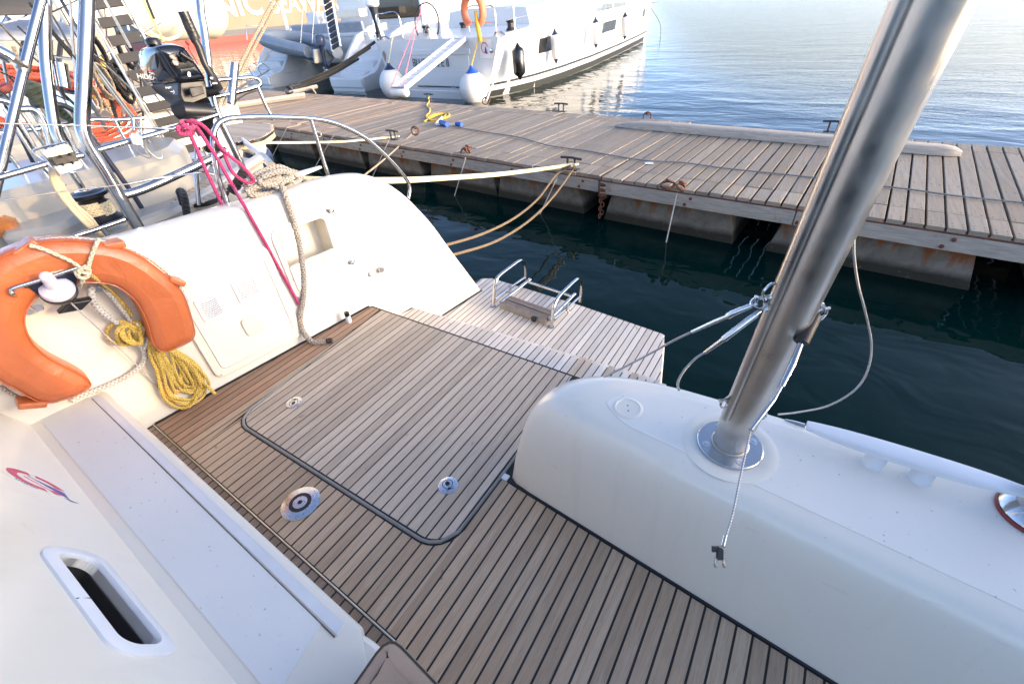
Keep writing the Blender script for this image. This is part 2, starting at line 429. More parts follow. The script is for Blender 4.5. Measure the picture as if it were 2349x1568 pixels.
def water():
    t = NT('water'); v = t.coord('Object', (1, 1.5, 1)); v2 = t.coord('Object', (.5, 1.1, 1), (0, 0, .35))
    geo = t.n('NewGeometry')
    big = t.noise(v2, .55, 2, .45, .5); mid = t.noise(v, 1.5, 2, .45, .7); fine = t.noise(v, 4.5, 2, .5, .3)
    h = t.math('ADD', t.math('MULTIPLY', big, 1.0), t.math('ADD', t.math('MULTIPLY', mid, .26), t.math('MULTIPLY', fine, .022)))
    sy = t.n('SeparateXYZ'); t.t.links.new(geo.outputs['Position'], sy.inputs[0])
    mr = t.n('MapRange'); t.set(mr, 'Value', t.math('ADD', sy.outputs[1], t.math('MULTIPLY', t.noise(t.coord('Object'), .12, 2), 4.0))); t.set(mr, 'From Min', 14.0); t.set(mr, 'From Max', 30.0); t.set(mr, 'To Min', 1.0); t.set(mr, 'To Max', 2.3)
    m2 = t.n('MapRange'); m2.interpolation_type = 'SMOOTHSTEP'; t.set(m2, 'Value', t.math('ADD', sy.outputs[0], t.math('MULTIPLY', sy.outputs[1], .35))); t.set(m2, 'From Min', 0.0); t.set(m2, 'From Max', 7.0)
    mr = t.math('ADD', 1.0, t.math('MULTIPLY', t.math('SUBTRACT', mr.outputs[0], 1.0), m2.outputs[0]))
    chop = t.noise(t.coord('Object', (1, 1.7, 1), (0, 0, .5)), 8.0, 3, .6, .4)
    h = t.math('ADD', t.math('MULTIPLY', h, mr), t.math('MULTIPLY', chop, t.math('MULTIPLY', t.math('SUBTRACT', mr, 1.0), .80)))
    t.out(color=(.0004, .0115, .0105), rough=.02, ior=1.29, spec=.28); t.bump(h, 1.0, .06)
water()
# ---------------------------------------------------------------- water
WZ = -.92
mb = MB(); mb.add([(-6000, -6000, WZ), (6000, -6000, WZ), (6000, 6000, WZ), (-6000, 6000, WZ)], [(0, 1, 2, 3)], False)
tag(mb.build('water', 'water'), 'dark teal harbour water with soft ripples', kind='structure')

def rpoly(poly, r, k=4):
    out = []
    for i in range(len(poly)):
        a, b, c = Vector(poly[i-1]), Vector(poly[i]), Vector(poly[(i+1) % len(poly)])
        p0 = b + (a-b).normalized()*r; p1 = b + (c-b).normalized()*r
        for t in np.linspace(0, 1, k+1): q = p0*(1-t)**2 + b*2*t*(1-t) + p1*t*t; out.append((q.x, q.y))
    return out
# ---------------------------------------------------------------- the catamaran we stand on
boat = thing('sailing_catamaran', (-1.2, 1.2, WZ), 'white catamaran stern with teak cockpit sole, steps and swim platform in the foreground', 'catamaran')
PW, PO, CK = .0493, .34, .0076            # plank pitch, grid offset, caulk width
WALLX = lambda y: -2.585 + .1235*y
wall_pl = ((-2.585, 0, 0), (1, -.1235, 0))
WN = Vector((1, -.1235, 0)).normalized(); WS = Vector((.1235, 1, 0)).normalized()
def wp(x, y, off=0):                       # photograph point on a plane parallel to the side wall
    p0 = Vector((-2.585, 0, 0)) + WN*off
    return P(x, y, pl=(p0, WN))
def wq(s, z, off=0):                       # point from wall coordinates: world y, height, distance off the wall
    return Vector((WALLX(s), s, z)) + WN*off
step_front = lambda x: .307 - .042*(x+2.54)
block_face = lambda x: .948 - .095*(x+.733)
HL = lambda y: -2.172 - .079*(y-.618)     # hatch left edge
HY0, HX1, HR = .557, -.782, .11           # hatch front, right edge, corner radius
HAFT = 1.685
def hatch_lo(x, d=0):                      # front outline of the hatch with round corners, grown by d
    y0, x1, r = HY0-d, HX1+d, HR+d; x0 = HL(.62)-d
    if x > x1-r: t = min(1, (x-(x1-r))/r); return y0 + r - r*math.sqrt(max(0, 1-t*t))
    if x < x0+r: t = min(1, ((x0+r)-x)/r); return y0 + r - r*math.sqrt(max(0, 1-t*t))
    return y0
def planks(parent, mat, x0, x1, lo, hi, z, th=.012, jit=.0004, seg=1):
    """teak strips running fore and aft between two outlines, each one its own piece"""
    k0, k1 = math.floor(x0/PW-PO), math.ceil(x1/PW-PO)
    for k in range(k0, k1):
        a, b = max(x0, (k+PO)*PW + CK/2), min(x1, (k+1+PO)*PW - CK/2)
        if b-a < .004: continue
        xs = [a + (b-a)*i/seg for i in range(seg+1)]
        los = [(x, lo(x)) for x in xs]; his = [(x, hi(x)) for x in xs[::-1]]
        if max(h[1] for h in his) - min(l[1] for l in los) < .02: continue
        his = [(x, max(y, lo(x)+.001)) for x, y in his]
        mb = MB(); mb.prism(los+his, z-th, z+random.uniform(-jit, jit))
        m = mat(a) if callable(mat) else mat
        mb.build('plank', m, parent)
# sole
sole = MB(); sole.prism([(-2.57, .2), (-.8, .1), (-.7, -.12), (1.7, -.12), (1.7, .80), (-.60, .99), (-.60, 1.70), (-2.36, 1.70)], -.30, -.0016)
sole = sole.build('cockpit_sole', 'caulk', boat)
g = .004
wall_y = lambda x: (x+2.585)/.1235 - .055
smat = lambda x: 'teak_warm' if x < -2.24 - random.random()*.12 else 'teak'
xl = HL(1.0)-.02
planks(sole, smat, -2.545, -2.165, lambda x: step_front(x)+.012, lambda x: min(HAFT, max(wall_y(x), 0), (1e9 if x < HL(1.69)-.012 else (HL(.62)-.012-x)/.079+.62)), 0, seg=2)
planks(sole, 'teak', -2.165, HX1+.026, lambda x: step_front(x)+.012, lambda x: hatch_lo(x, .024), 0, seg=2)
planks(sole, 'teak', HX1+.026, 1.6, lambda x: step_front(x)+.012 if x < -.70 else -.05, lambda x: block_face(x)-.012 if x > -.735 else .955, 0, seg=1)
mb = MB(); mb.box((-2.42, 1.0, -.02), (.02, .02, .01))
# hatch lid
hatch = MB(); hp = [(HL(HAFT), HAFT), (HL(.62), .66)] + [(x, hatch_lo(x)) for x in np.linspace(HL(.62)+.004, HX1-.002, 26)] + [(HX1, .68), (HX1-.022, HAFT)]
hatch.prism(inset(hp[::-1], .0) if False else hp, -.05, -.0012); hatch = hatch.build('hatch_lid', 'caulk', boat)
planks(hatch, 'teak_hatch', -2.27, HX1-.004, lambda x: max(hatch_lo(x)+.004, .0 if x > HL(.62) else (HL(.62)-x)/.079+.63), lambda x: HAFT, .0012, seg=3)
# grey gasket round the hatch
gp = [(HL(1.2)-.008, 1.2), (HL(.9)-.010, .9)] + [(x, hatch_lo(x, .011)) for x in np.linspace(HL(.62)-.008, HX1+.009, 40)] + [(HX1+.012, .75), (HX1+.014, 1.0), (HX1+.006, 1.35), (HX1-.010, 1.68)]
mb = MB(); mb.tube([(x, y, .0015) for x, y in gp], [.003, .004]+[.0072]*(len(gp)-3)+[.005], 8); mb.build('gasket', 'grey_gasket', boat)
# flush lift latches
def latch(c, ang):
    T = Matrix.Translation(c) @ Matrix.Rotation(ang, 4, 'Z')
    mb = MB(); mb.lathe([(.043, 0), (.043, .0035), (.040, .0050), (.0, .0052)], 28, T)
    o = mb.build('lift_latch', 'steel_disc', boat)
    ring = []
    for i in range(24):
        a = math.radians(40 + 280*i/23); ring.append((math.cos(a)*.022-.006, math.sin(a)*.022))
    out = ring + [(.010, -.014), (.024, -.012), (.024, .012), (.010, .014)]
    mb = MB(); mb.tube([T @ Vector((x, y, .0052)) for x, y in out], .0016, 5, closed=True); mb.build('groove', 'black_plastic', o)
    mb = MB(); mb.prism([(math.cos(a)*.013-.008, math.sin(a)*.010) for a in np.linspace(0, 6.28, 15)[:-1]], .005, .0056, T=T); mb.build('finger_hole', 'black_plastic', o)
    mb = MB(); mb.prism(rrect(.014, -.008, .023, .008, .003, 2), .005, .0056, T=T); mb.build('lock_slot', 'black_plastic', o)
    mb = MB(); mb.lathe([(.0045, .0052), (.0045, .0064), (0, .0066)], 10, T @ Matrix.Translation((.008, 0, 0))); mb.build('rivet', 'steel', o)
latch(P(675, 923, z=.001), 2.2); latch(P(1028, 1113, z=.001), .9-1.5)
# deck plate of a table socket
c = P(690, 1154, z=0); T = Matrix.Translation(c)
mb = MB(); mb.lathe([(.081, -.001), (.081, .004), (.077, .0065), (.047, .0085)], 40, T, caps=False); sk = mb.build('table_socket', 'steel_disc', boat)
mb = MB(); mb.lathe([(.047, .0084), (.046, .0093), (.030, .0096)], 40, T, caps=False); mb.build('rubber_ring', 'black_rubber', sk)
mb = MB(); mb.lathe([(.0302, .0085), (.0302, .0100), (0, .0106)], 32, T); mb.build('centre_cap', 'steel_disc', sk)
mb = MB(); mb.prism([((.0115 if i % 2 else .0085)*math.cos(i*math.pi/8), (.0115 if i % 2 else .0085)*math.sin(i*math.pi/8)) for i in range(16)], .010, .0114, T=T); mb.build('key_hole', 'black_plastic', sk)
# step tread and platform
ST, PZ = -.196, -.43
tr = MB(); tr.prism([(-2.46, 1.60), (-.36, 1.60), (-.36, 2.085), (-2.43, 2.03)], ST-.26, ST-.0016); tr = tr.build('aft_step', 'gelcoat', boat)
trc = MB(); trc.prism([(-2.40, 1.62), (-.40, 1.62), (-.40, 2.075), (-2.35, 2.028)], ST-.010, ST-.0010); trc.build('step_caulking', 'caulk', tr)
planks(tr, lambda x: 'teak_hatch' if x > -.95 and random.random() < .5 else 'teak_bleached', -2.42, -.40, lambda x: 1.64, lambda x: min(2.037+.034*(x+2.336), wall_y(x)+.02), ST)
pf = MB(); aft = lambda x: 2.988-.115*(x+1.377) if x > -1.377 else 2.988-.06*(x+1.377)
px1 = lambda y: -.57 + (2.875-y)*.256
pp = [(-2.43, 1.98), (-.34, 1.98), (px1(2.3), 2.3), (px1(2.78), 2.78), (-.575, 2.845), (-.61, 2.882), (-.66, aft(-.66)), (-1.377, 2.988), (-2.28, aft(-2.28)), (-2.40, 2.97), (-2.42, 2.80)]
pf.prism(pp, PZ-.11, PZ-.0016, .012); pf = pf.build('swim_platform', 'gelcoat', boat, bevel=.004)
cm = MB(); cm.prism(inset(pp, .013), PZ-.012, PZ-.0010); cm.build('platform_caulking', 'caulk', pf)
def pl_lo(x):
    r = (-.57 - x)/.256 + 2.875                       # right edge as a function of x
    return max(2.02, 0)
def pl_hi(x):
    h = aft(x)-.010
    if x > -.62: h = min(h, 2.875-(x+.57+.008)/.256 - (0 if x > -.60 else 0))
    if x < -2.27: h = min(h, 3.035 - (-2.27-x)*.55)
    return h
planks(pf, lambda x: 'teak_bleached', -2.36, -.40, lambda x: 2.0 if x > -2.33 else 2.2, lambda x: min(pl_hi(x), 9 if x > -2.235 else (wall_y(x)+.055 if x < -2.30 else 9)) if x > -2.30 else pl_hi(x), PZ, seg=2)

# hull side wall with its rounded end
prof = [(-1.6, .95), (-.5, .93), (.3, .918), (.647, .909), (.84, .90), (1.094, .894), (1.361, .885), (1.684, .876), (1.80, .866), (1.892, .848), (1.97, .822), (2.04, .776), (2.12, .71), (2.217, .605), (2.31, .475), (2.405, .328), (2.578, 0), (2.80, -.404), (2.90, -.62), (2.93, -1.1)]
prof = [(q.x, q.y) for q in cr([(a, b, 0) for a, b in prof], 3)]
wl = prof + [(-1.6, -1.1)]
wall = MB(); rings = []
ccw = wl[::-1]
for off, d in ((0, .050), (-.004, .028), (-.014, .010), (-.034, .0), (-.135, .0), (-.165, .012), (-.18, .04)):
    q = inset(ccw, d); rings.append([wq(a, b, off) for a, b in q])
wall.loft(rings[::-1]); wall = wall.build('side_wall', 'gelcoat', boat, 30)
# sink recess cut into the wall
def wallbox(s0, s1, z0, z1, d0, d1, r=.03):
    T = frame(wq(0, 0, 0), WS, z=WN)      # x along wall, y = up, z = out of wall
    L = lambda s: s*math.sqrt(1+.1235**2)
    mb = MB(); mb.prism(rrect(L(s0), z0, L(s1), z1, r), d0, d1, T=T); return mb
cut = wallbox(1.268, 1.562, .345, .698, -.125, .05, .035); cut = cut.build('cut', 'gelcoat')
boolean(wall, [cut])
# frame of the sink panel
def ringpanel(s0, s1, z0, z1, r, inner, d, name, mat, parent, r2=.03):
    T = frame(wq(0, 0, 0), WS, z=WN); L = lambda s: s*math.sqrt(1+.1235**2)
    o = rrect(L(s0), z0, L(s1), z1, r); i0 = rrect(L(inner[0]), inner[2], L(inner[1]), inner[3], r2)
    rings = [[(x, y, 0) for x, y in o], [(x, y, d*.7) for x, y in o], [(x, y, d) for x, y in inset(o, .006)], [(x, y, d) for x, y in inset(i0, -.004)], [(x, y, d*.5) for x, y in i0], [(x, y, -.004) for x, y in i0]]
    mb = MB(); mb.loft([[T @ Vector(p) for p in r] for r in rings], caps=(False, False)); return mb.build(name, mat, parent)
sinkp = ringpanel(1.235, 1.615, .275, .735, .06, (1.268, 1.562, .345, .698), .012, 'locker_frame', 'gelcoat', boat)
mb = wallbox(1.262, 1.568, .332, .500, .0, .020, .02); mb.build('locker_flap', 'gelcoat_cream', sinkp, bevel=.003)
mb = MB(); mb.tube(cr([wq(1.46, .50, .0203), wq(1.470, .48, .0206), wq(1.466, .46, .0206), wq(1.488, .435, .0206)], 4), .0011, 4); mb.build('crack', 'caulk', sinkp)
def screw(s, z, off, parent, r=.0045):
    mb = MB(); mb.lathe([(r, 0), (r, .0012), (r*.6, .0022), (0, .0022)], 8, zframe(wq(s, z, off), WN)); mb.build('screw', 'steel_dull', parent)
for s, z in ((1.255, .42), (1.595, .50), (1.262, .70), (1.59, .33)): screw(s, z, .012, sinkp)
# locker door with two vents and a round-cornered lid
door = wallbox(.665, 1.195, .058, .672, 0, .016, .05).build('locker_door', 'gelcoat', boat, bevel=.004)
dd = ringpanel(.705, 1.155, .10, .632, .04, (.715, 1.145, .112, .620), .022, 'door_rim', 'gelcoat', door)
def vent(s0, s1, z0, z1, off, parent, nl=9):
    v = MB(); T = frame(wq(0, 0, off), WS, z=WN); L = lambda s: s*math.sqrt(1+.1235**2)
    v.prism(rrect(L(s0), z0, L(s1), z1, .008, 3), 0, .007, .002, T); v = v.build('vent', 'white_plastic', parent)
    for i in range(nl):
        z = z0 + .022 + (z1-z0-.044)*i/(nl-1)
        mb = MB(); pth = [wq(s0+.02+(s1-s0-.04)*t, z - .006*math.sin(t*3.1), off+.008) for t in np.linspace(0, 1, 7)]
        mb.tube(pth, .0036, 6); mb.build('louvre', 'white_plastic', v)
        mb = MB(); mb.tube([p - Vector((0, 0, .0045)) - WN*.0005 for p in pth], .0018, 4); mb.build('slot', 'caulk', v)
    for s in (s0+.008, s1-.008):
        for z in (z0+.008, z1-.008): screw(s, z, off+.006, v, .0038)
vent(.942, 1.078, .422, .552, .016, door); vent(.748, .868, .408, .536, .016, door); vent(1.875, 1.998, .333, .448, 0, boat)
mb = wallbox(.90, 1.02, .215, .335, .016, .026, .03); mb.build('inspection_lid', 'gelcoat_cream', door, bevel=.004)
for s, z in ((.69, .08), (1.17, .645), (1.17, .08), (1.16, .40)): screw(s, z, .016, door)
# fittings: drain knob, tap, shower niche
def knob(x, y, nm, R=.016):
    p = wp(x, y, 0); T = zframe(p, WN); mb = MB(); mb.lathe([(R*1.3, 0), (R*1.3, .004), (R, .007), (R*.5, .012), (R*.55, .024), (R*.8, .028), (R*.8, .034), (0, .036)], 14, T)
    mb.tube([p + WN*.03 - WS*.014 + Vector((0, 0, -.008)), p + WN*.034 + WS*.016 + Vector((0, 0, .010))], .006, 8); mb.build(nm, 'steel', boat)
knob(755, 481, 'hook_socket', .017); knob(803, 600, 'water_tap', .013)
sh = MB(); p = wp(862, 622, 0); T = frame(p, (WS + Vector((0, 0, -.05))).normalized(), z=WN)
o = rrect(-.085, -.036, .085, .036, .035, 6)
sh.loft([[T @ Vector(q) for q in r] for r in ([(x, y, 0) for x, y in o], [(x, y, .006) for x, y in o], [(x, y, .007) for x, y in inset(o, .010)], [(x, y, -.0) for x, y in inset(o, .014)])], caps=(False, True))
sh = sh.build('shower_niche', 'cast_white', boat)
for dx, nm, mt in ((.034, 'mixer_knob', 'steel'), (-.042, 'shower_head', 'white_plastic')):
    mb = MB(); T2 = T @ Matrix.Translation((dx, .002, 0)); mb.lathe([(.020, .002), (.020, .02), (.016, .026), (0, .027)], 18, T2); mb.build(nm, mt, sh)
mb = MB(); mb.lathe([(.007, 0), (.007, .002), (0, .0025)], 10, zframe(wp(942, 757-20, .0), WN)); mb.build('drain_plug', 'cushion_tan', boat)
# black sealant along the foot of the wall
mb = MB(); mb.tube([(WALLX(y)+.008, y, .001) for y in np.linspace(.32, 1.68, 10)], .008, 6); mb.build('sealant', 'caulk', boat)
mb = MB(); mb.tube([(WALLX(y)+.008, y, PZ+.001) for y in np.linspace(2.06, 2.8, 8)], .008, 6); mb.build('sealant', 'caulk', boat)

# forward step and the cabin side with its opening port
SZ = .30
sf = lambda x: .249 - .0424*(x+2.478)
fs = MB(); rings = []
for z, d in ((-.28, .035), (.20, .030), (.245, .016), (.266, .002), (.285, .001), (.294, .006), (SZ, .020)):
    rings.append([Vector((-2.66, sf(-2.66)-d, z)), Vector((-1.6, sf(-1.6)-d, z)), Vector((-.70, sf(-.70)-d, z)), Vector((-.55, sf(-.6)-d-.09, z)), Vector((-.50, -.6, z)), Vector((-2.66, -.6, z))])
fs.loft(rings); fs = fs.build('forward_step', 'gelcoat', boat, 30)
mb = MB(); mb.prism([(-2.60, sf(-2.6)-.062), (-.80, sf(-.80)-.062), (-.76, -.06), (-2.60, .01)], SZ-.004, SZ+.0022); mb.build('nonskid_panel', 'nonskid_step', fs)
mb = MB(); mb.prism([(-2.52, sf(-2.52)-.030), (-.745, sf(-.745)-.026), (-.735, sf(-.735)-.055), (-2.54, sf(-2.54)-.060)], SZ-.002, SZ+.0042); mb.build('grip_tape', 'cast_white', fs)
mb = MB(); mb.tube([(x, sf(x)-.0615, SZ+.0018) for x in np.linspace(-2.53, -.74, 12)], .0019, 4); mb.build('tape_dirt', 'dirt', fs)
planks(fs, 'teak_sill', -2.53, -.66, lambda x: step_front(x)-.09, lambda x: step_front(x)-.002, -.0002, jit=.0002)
mb = MB(); mb.tube([(x, step_front(x)+.004, .002) for x in (-2.54, -1.6, -.72)], .0035, 6); mb.build('steel_edge', 'steel_dull', fs)
BT = math.radians(20); BN = Vector((.035, math.cos(BT), math.sin(BT))).normalized(); BP = Vector((-1.7, -.06, SZ))
def bp(x, y, off=0): return P(x, y, pl=(BP + BN*off, BN))
BXd = Vector((-1, .037, 0)).normalized(); BXd = (BXd - BN*BXd.dot(BN)).normalized(); BYd = BN.cross(BXd)
TB = frame(BP, BXd, z=BN)
def bl(p): q = TB.inverted() @ p; return (q.x, q.y)
cabin = MB(); cabin.prism([(-1.2, -.03), (1.0, -.03), (1.0, 1.5), (-1.4, 1.5)], -.10, 0, T=TB); cabin = cabin.build('cabin_side', 'gelcoat', boat)
pc = [bl(bp(*q)) for q in ((96, 1252), (205, 1270), (284, 1352), (383, 1478), (300, 1500), (196, 1440))]
ctr = Vector((sum(p[0] for p in pc)/6, sum(p[1] for p in pc)/6, 0))
po = rrect(-.235, -.092, .235, .092, .07, 7)
Tp = TB @ Matrix.Translation(ctr) @ Matrix.Rotation(math.radians(4), 4, 'Z')
cut = MB(); cut.prism(rrect(-.195, -.055, .195, .055, .04, 6), -.3, .1, T=Tp); cut = cut.build('cut', 'gelcoat'); boolean(cabin, [cut])
port = MB(); oi = rrect(-.195, -.055, .195, .055, .04, 7)
port.loft([[Tp @ Vector(q) for q in r] for r in ([(x, y, 0) for x, y in po], [(x, y, .007) for x, y in po], [(x, y, .011) for x, y in inset(po, .008)], [(x, y, .011) for x, y in inset(oi, -.004)], [(x, y, .004) for x, y in oi], [(x, y, -.07) for x, y in oi])], caps=(False, False))
port = port.build('portlight', 'cast_white', boat)
mb = MB(); oi2 = rrect(-.192, -.052, .192, .052, .038, 7)
mb.loft([[Tp @ Vector(q) for q in r] for r in ([(x, y, -.066) for x, y in oi2], [(x, y, -.02) for x, y in oi2], [(x, y, -.016) for x, y in inset(oi2, .012)], [(x, y, -.066) for x, y in inset(oi2, .014)])], caps=(False, False)); mb.build('seal', 'black_rubber', port)
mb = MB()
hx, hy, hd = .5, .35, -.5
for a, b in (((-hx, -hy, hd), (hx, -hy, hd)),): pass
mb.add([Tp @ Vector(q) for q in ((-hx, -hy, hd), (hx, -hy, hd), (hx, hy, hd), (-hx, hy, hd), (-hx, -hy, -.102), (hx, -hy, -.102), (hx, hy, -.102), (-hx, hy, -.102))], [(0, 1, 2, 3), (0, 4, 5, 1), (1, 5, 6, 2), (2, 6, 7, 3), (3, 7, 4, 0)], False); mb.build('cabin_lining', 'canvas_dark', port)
mb = MB(); mb.box((0, 0, 0), (.16, .012, .05)); mb2 = MB(); mb2.v = [tuple(Tp @ Vector(v) + BN*-.14) for v in mb.v]; mb2.f = mb.f; mb2.sm = mb.sm; mb2.uv = mb.uv; mb2.mi = mb.mi; mb2.build('inner_frame', 'cast_white', port)
mb = MB(); mb.tube([Tp @ Vector((-.02, .056, .0115)), Tp @ Vector((-.02, .092, .0085))], .0014, 4); mb.build('joint', 'caulk', port)
# round charter sticker: ring, sail and small lettering
sc = bp(85, 1105, .0012); Ts = frame(sc, (bp(150, 1140, .0012)-bp(25, 1085, .0012)).normalized(), z=BN)
mb = MB(); arc = []
def arcband(r0, r1, a0, a1, k=16, z=.0, sy=.62):
    o = [(r1*math.cos(a), r1*sy*math.sin(a)) for a in np.linspace(a0, a1, k)] + [(r0*math.cos(a), r0*sy*math.sin(a)) for a in np.linspace(a1, a0, k)]
    return o
st = MB()
def flatband(r0, r1, a0, a1, mat, nm, par, k=18, sy=.6):
    m = MB(); A = np.linspace(a0, a1, k)
    m.loft([[Ts @ Vector((r*math.cos(a), r*sy*math.sin(a), .0004)) for a in A] for r in (r0, r1)], ring_closed=False); return m.build(nm, mat, par)
st.prism([(.118*math.cos(a), .068*math.sin(a)) for a in np.linspace(0, 6.28, 40)[:-1]], -.0008, .0001, T=Ts); st = st.build('sticker', 'gelcoat', boat)
tag(st, 'round pink and blue sailing sticker on the cabin side')
flatband(.060, .092, 2.0, 5.2, 'sign_pink', 'sticker_ring', st); flatband(.060, .092, .45, 1.75, 'sign_pink', 'sticker_ring', st); flatband(.060, .092, 5.45, 6.0, 'sign_pink', 'sticker_ring', st)
for poly, mt in (([(-.035, .020), (.085, .008), (.105, -.030)], 'sign_blue'), ([(.09, -.036), (.135, -.030), (.112, -.042)], 'sign_blue'), ([(-.04, .004), (.06, -.028), (.062, -.032), (-.04, -.003)], 'sign_pink')):
    mb = MB(); mb.prism(poly, 0, .0007, T=Ts); mb.build('sticker_sail', mt, st)
text('BAREBOAT', .014, Ts @ Matrix.Translation((-.02, -.060, .0006)) @ Matrix.Rotation(-.12, 4, 'Z'), 'sticker_lettering', 'sign_blue', st, .0002)

# aft coaming block with the pole
BZ = .55
inner = [(1.9, block_face(1.9)), (1.2, block_face(1.2)), (.6, block_face(.6)), (.1, block_face(.1)), (-.25, block_face(-.25)), (-.45, block_face(-.45))]
barc = [(-.62, block_face(-.62)), (-.69, .950), (-.722, .968), (-.735, 1.00), (-.737, 1.05), (-.730, 1.10), (-.705, 1.16), (-.655, 1.22), (-.58, 1.262), (-.48, 1.29)]
tarc = [(-.34, block_face(-.34)+.066), (-.385, 1.012), (-.412, 1.025), (-.425, 1.045), (-.427, 1.07), (-.420, 1.10), (-.395, 1.14), (-.350, 1.180), (-.29, 1.207), (-.21, 1.226)]
outer = [(-.32, 1.315), (-.12, 1.325), (.15, 1.33), (.6, 1.345), (1.2, 1.35), (1.9, 1.34)]
touter = [(-.12, 1.240), (0, 1.247), (.2, 1.255), (.6, 1.275), (1.2, 1.285), (1.9, 1.28)]
bk = MB(); rings = []
for z, di, s_, do in ((-.95, 0, 0, -1.2), (-.30, 0, 0, -.4), (0, 0, 0, .0), (.12, .001, .06, .08), (.25, .003, .15, .18), (.35, .005, .235, .27), (.42, .007, .32, .35), (.46, .009, .40, .42), (.49, .012, .485, .50), (.512, .018, .57, .59), (.528, .026, .67, .69), (.539, .035, .78, .80), (.546, .045, .89, .90), (BZ, .060, 1, 1)):
    r = [(x + (.16*s_**2 if k == 4 else .24*s_**1.5 if k == 5 else 0), y+di) for k, (x, y) in enumerate(inner)]
    r += [(a[0]+(b[0]-a[0])*s_, a[1]+(b[1]-a[1])*max(s_, 0)) for a, b in zip(barc, tarc)]
    r += [(a[0]+(b[0]-a[0])*max(s_, 0), a[1]+(b[1]-a[1])*do) for a, b in zip(outer, touter)]
    rings.append([Vector((x, y, z)) for x, y in r])
bk.loft(rings); bk = bk.build('aft_coaming', 'gelcoat', boat, 50)
top = rpoly([(1.9, block_face(1.9)+.085), (.6, block_face(.6)+.085), (-.28, block_face(-.28)+.090), (-.375, 1.06), (-.31, 1.16), (-.1, 1.205), (.2, 1.225), (.8, 1.245), (1.9, 1.25)], .04)
mb = MB(); mb.prism(top, BZ-.003, BZ+.0018); mb.build('nonskid_panel', 'nonskid', bk)
PB = P(1672, 1022, z=BZ)
def pan(c, r, nm='smooth_pad'):
    mb = MB(); mb.lathe([(r, .000), (r, .0022), (r*.93, .0042), (r*.80, .0048), (r*.76, .0030), (r*.6, .0026), (0, .0026)], 40, Matrix.Translation((c.x, c.y, BZ))); return mb.build(nm, 'gelcoat', bk)
pan(PB, .135); pd = pan(P(1440, 936, z=BZ), .050)
for dx, dy in ((-.004, .010), (.006, -.012)):
    mb = MB(); mb.lathe([(.0022, 0), (.0022, .004), (0, .0041)], 8, Matrix.Translation(P(1440, 936, z=BZ) + Vector((dx, dy, .0)))); mb.build('screw_hole', 'caulk', pd)
mb = MB(); mb.tube([(x, block_face(x)-.002, .002) for x in (-.72, -.2, .4, 1.0, 1.6)], .006, 6); mb.build('sealant', 'caulk', boat)
# white corner bracket beside the hatch
mb = MB(); mb.box((-.752, .955, -.01), (.035, .03, .03)); mb.build('corner_bracket', 'white_plastic', boat, bevel=.004)
# the pole
pole = MB(); ptop = P(2140, 0, D=.59); pd_ = (ptop - (PB + Vector((0, 0, .06)))).normalized()
pp_ = [PB + Vector((0, 0, .012)), PB + Vector((0, 0, .055)), PB + Vector((0, 0, .085)) + pd_*.01] + [PB + Vector((0, 0, .06)) + pd_*t for t in (.06, .12, .3, .6, .9, 1.2, 1.72)]
pole.tube(pp_, [.047, .047, .0475] + [.0485]*7, 28, up=(1, 0, 0)); pole = pole.build('roof_pole', 'steel_pole', boat, 60)
mb = MB(); mb.lathe([(.092, .003), (.092, .010), (.089, .0125), (.051, .0128), (.051, .013)], 44, Matrix.Translation((PB.x, PB.y, BZ)), caps=False); fl = mb.build('flange', 'steel', pole)
mb = MB(); mb.tube([PB + Vector((.0495*math.cos(a), .0495*math.sin(a), .0150)) for a in np.linspace(0, 6.28, 30)[:-1]], .0045, 6, closed=True); mb.build('weld', 'steel_dull', pole)
for a in (.6, 2.2, 3.7, 5.3):
    mb = MB(); mb.lathe([(.012, .0122), (.012, .0140), (.006, .0142), (.005, .0125), (0, .0125)], 14, Matrix.Translation((PB.x+.070*math.cos(a), PB.y+.070*math.sin(a), BZ))); mb.build('bolt', 'steel_disc', pole)
side = (FWD.cross(pd_)).normalized()                  # slim conduit tube along the pole
if side.dot(RT) > 0: side = -side
cb = PB + Vector((0, 0, .06)) + side*.052 - FWD*.012
mb = MB(); mb.tube([cb + pd_*t for t in (.09, .3, .7, 1.1, 1.5)], .0125, 12); mb.build('conduit', 'steel_pole', pole)
def eye(t, sgn, nm='pad_eye', r=.021):
    c0 = PB + Vector((0, 0, .06)) + pd_*t + side*sgn*.045 - FWD*.01
    mb = MB(); mb.tube([c0 + side*sgn*r*1.2*math.sin(a) + pd_*r*math.cos(a) for a in np.linspace(0, math.pi, 9)], .0042, 8); mb.build(nm, 'steel', pole); return c0 + side*sgn*r*1.2
def shackle(c, d, nm='shackle', s=.016):
    mb = MB(); e = d.orthogonal().normalized(); mb.tube(cr([c + e*s*.6, c + e*s*.8 + d*s, c + d*s*1.9, c - e*s*.8 + d*s, c - e*s*.6], 4), .0032, 6); mb.tube([c + e*s, c - e*s], .0036, 6); mb.lathe([(.006, -.003), (.006, .003)], 6, zframe(c + e*s, e)); mb.build(nm, 'steel', pole)
def proj(p):
    v = Vector(p)-EYEP; z = v.dot(FWD); return CX+F*v.dot(RT)/z, CY-F*v.dot(UP)/z
def tpole(ypix, sgn):
    return min(np.linspace(.03, .9, 300), key=lambda t: abs(proj(PB + Vector((0, 0, .06)) + pd_*t + side*sgn*.05)[1]-ypix))
E1 = eye(tpole(912, 1), 1); E2 = eye(tpole(690, 1), 1); E3 = eye(tpole(712, -1), -1); E4 = eye(tpole(950, -1), -1, r=.012)
shackle(E1, Vector((0, 0, -1))); shackle(E2, side); shackle(E3, Vector((0, 0, -1))); shackle(E4, Vector((0, 0, -1)), s=.010); shackle(E2 + Vector((0, 0, .014)), pd_, s=.018)

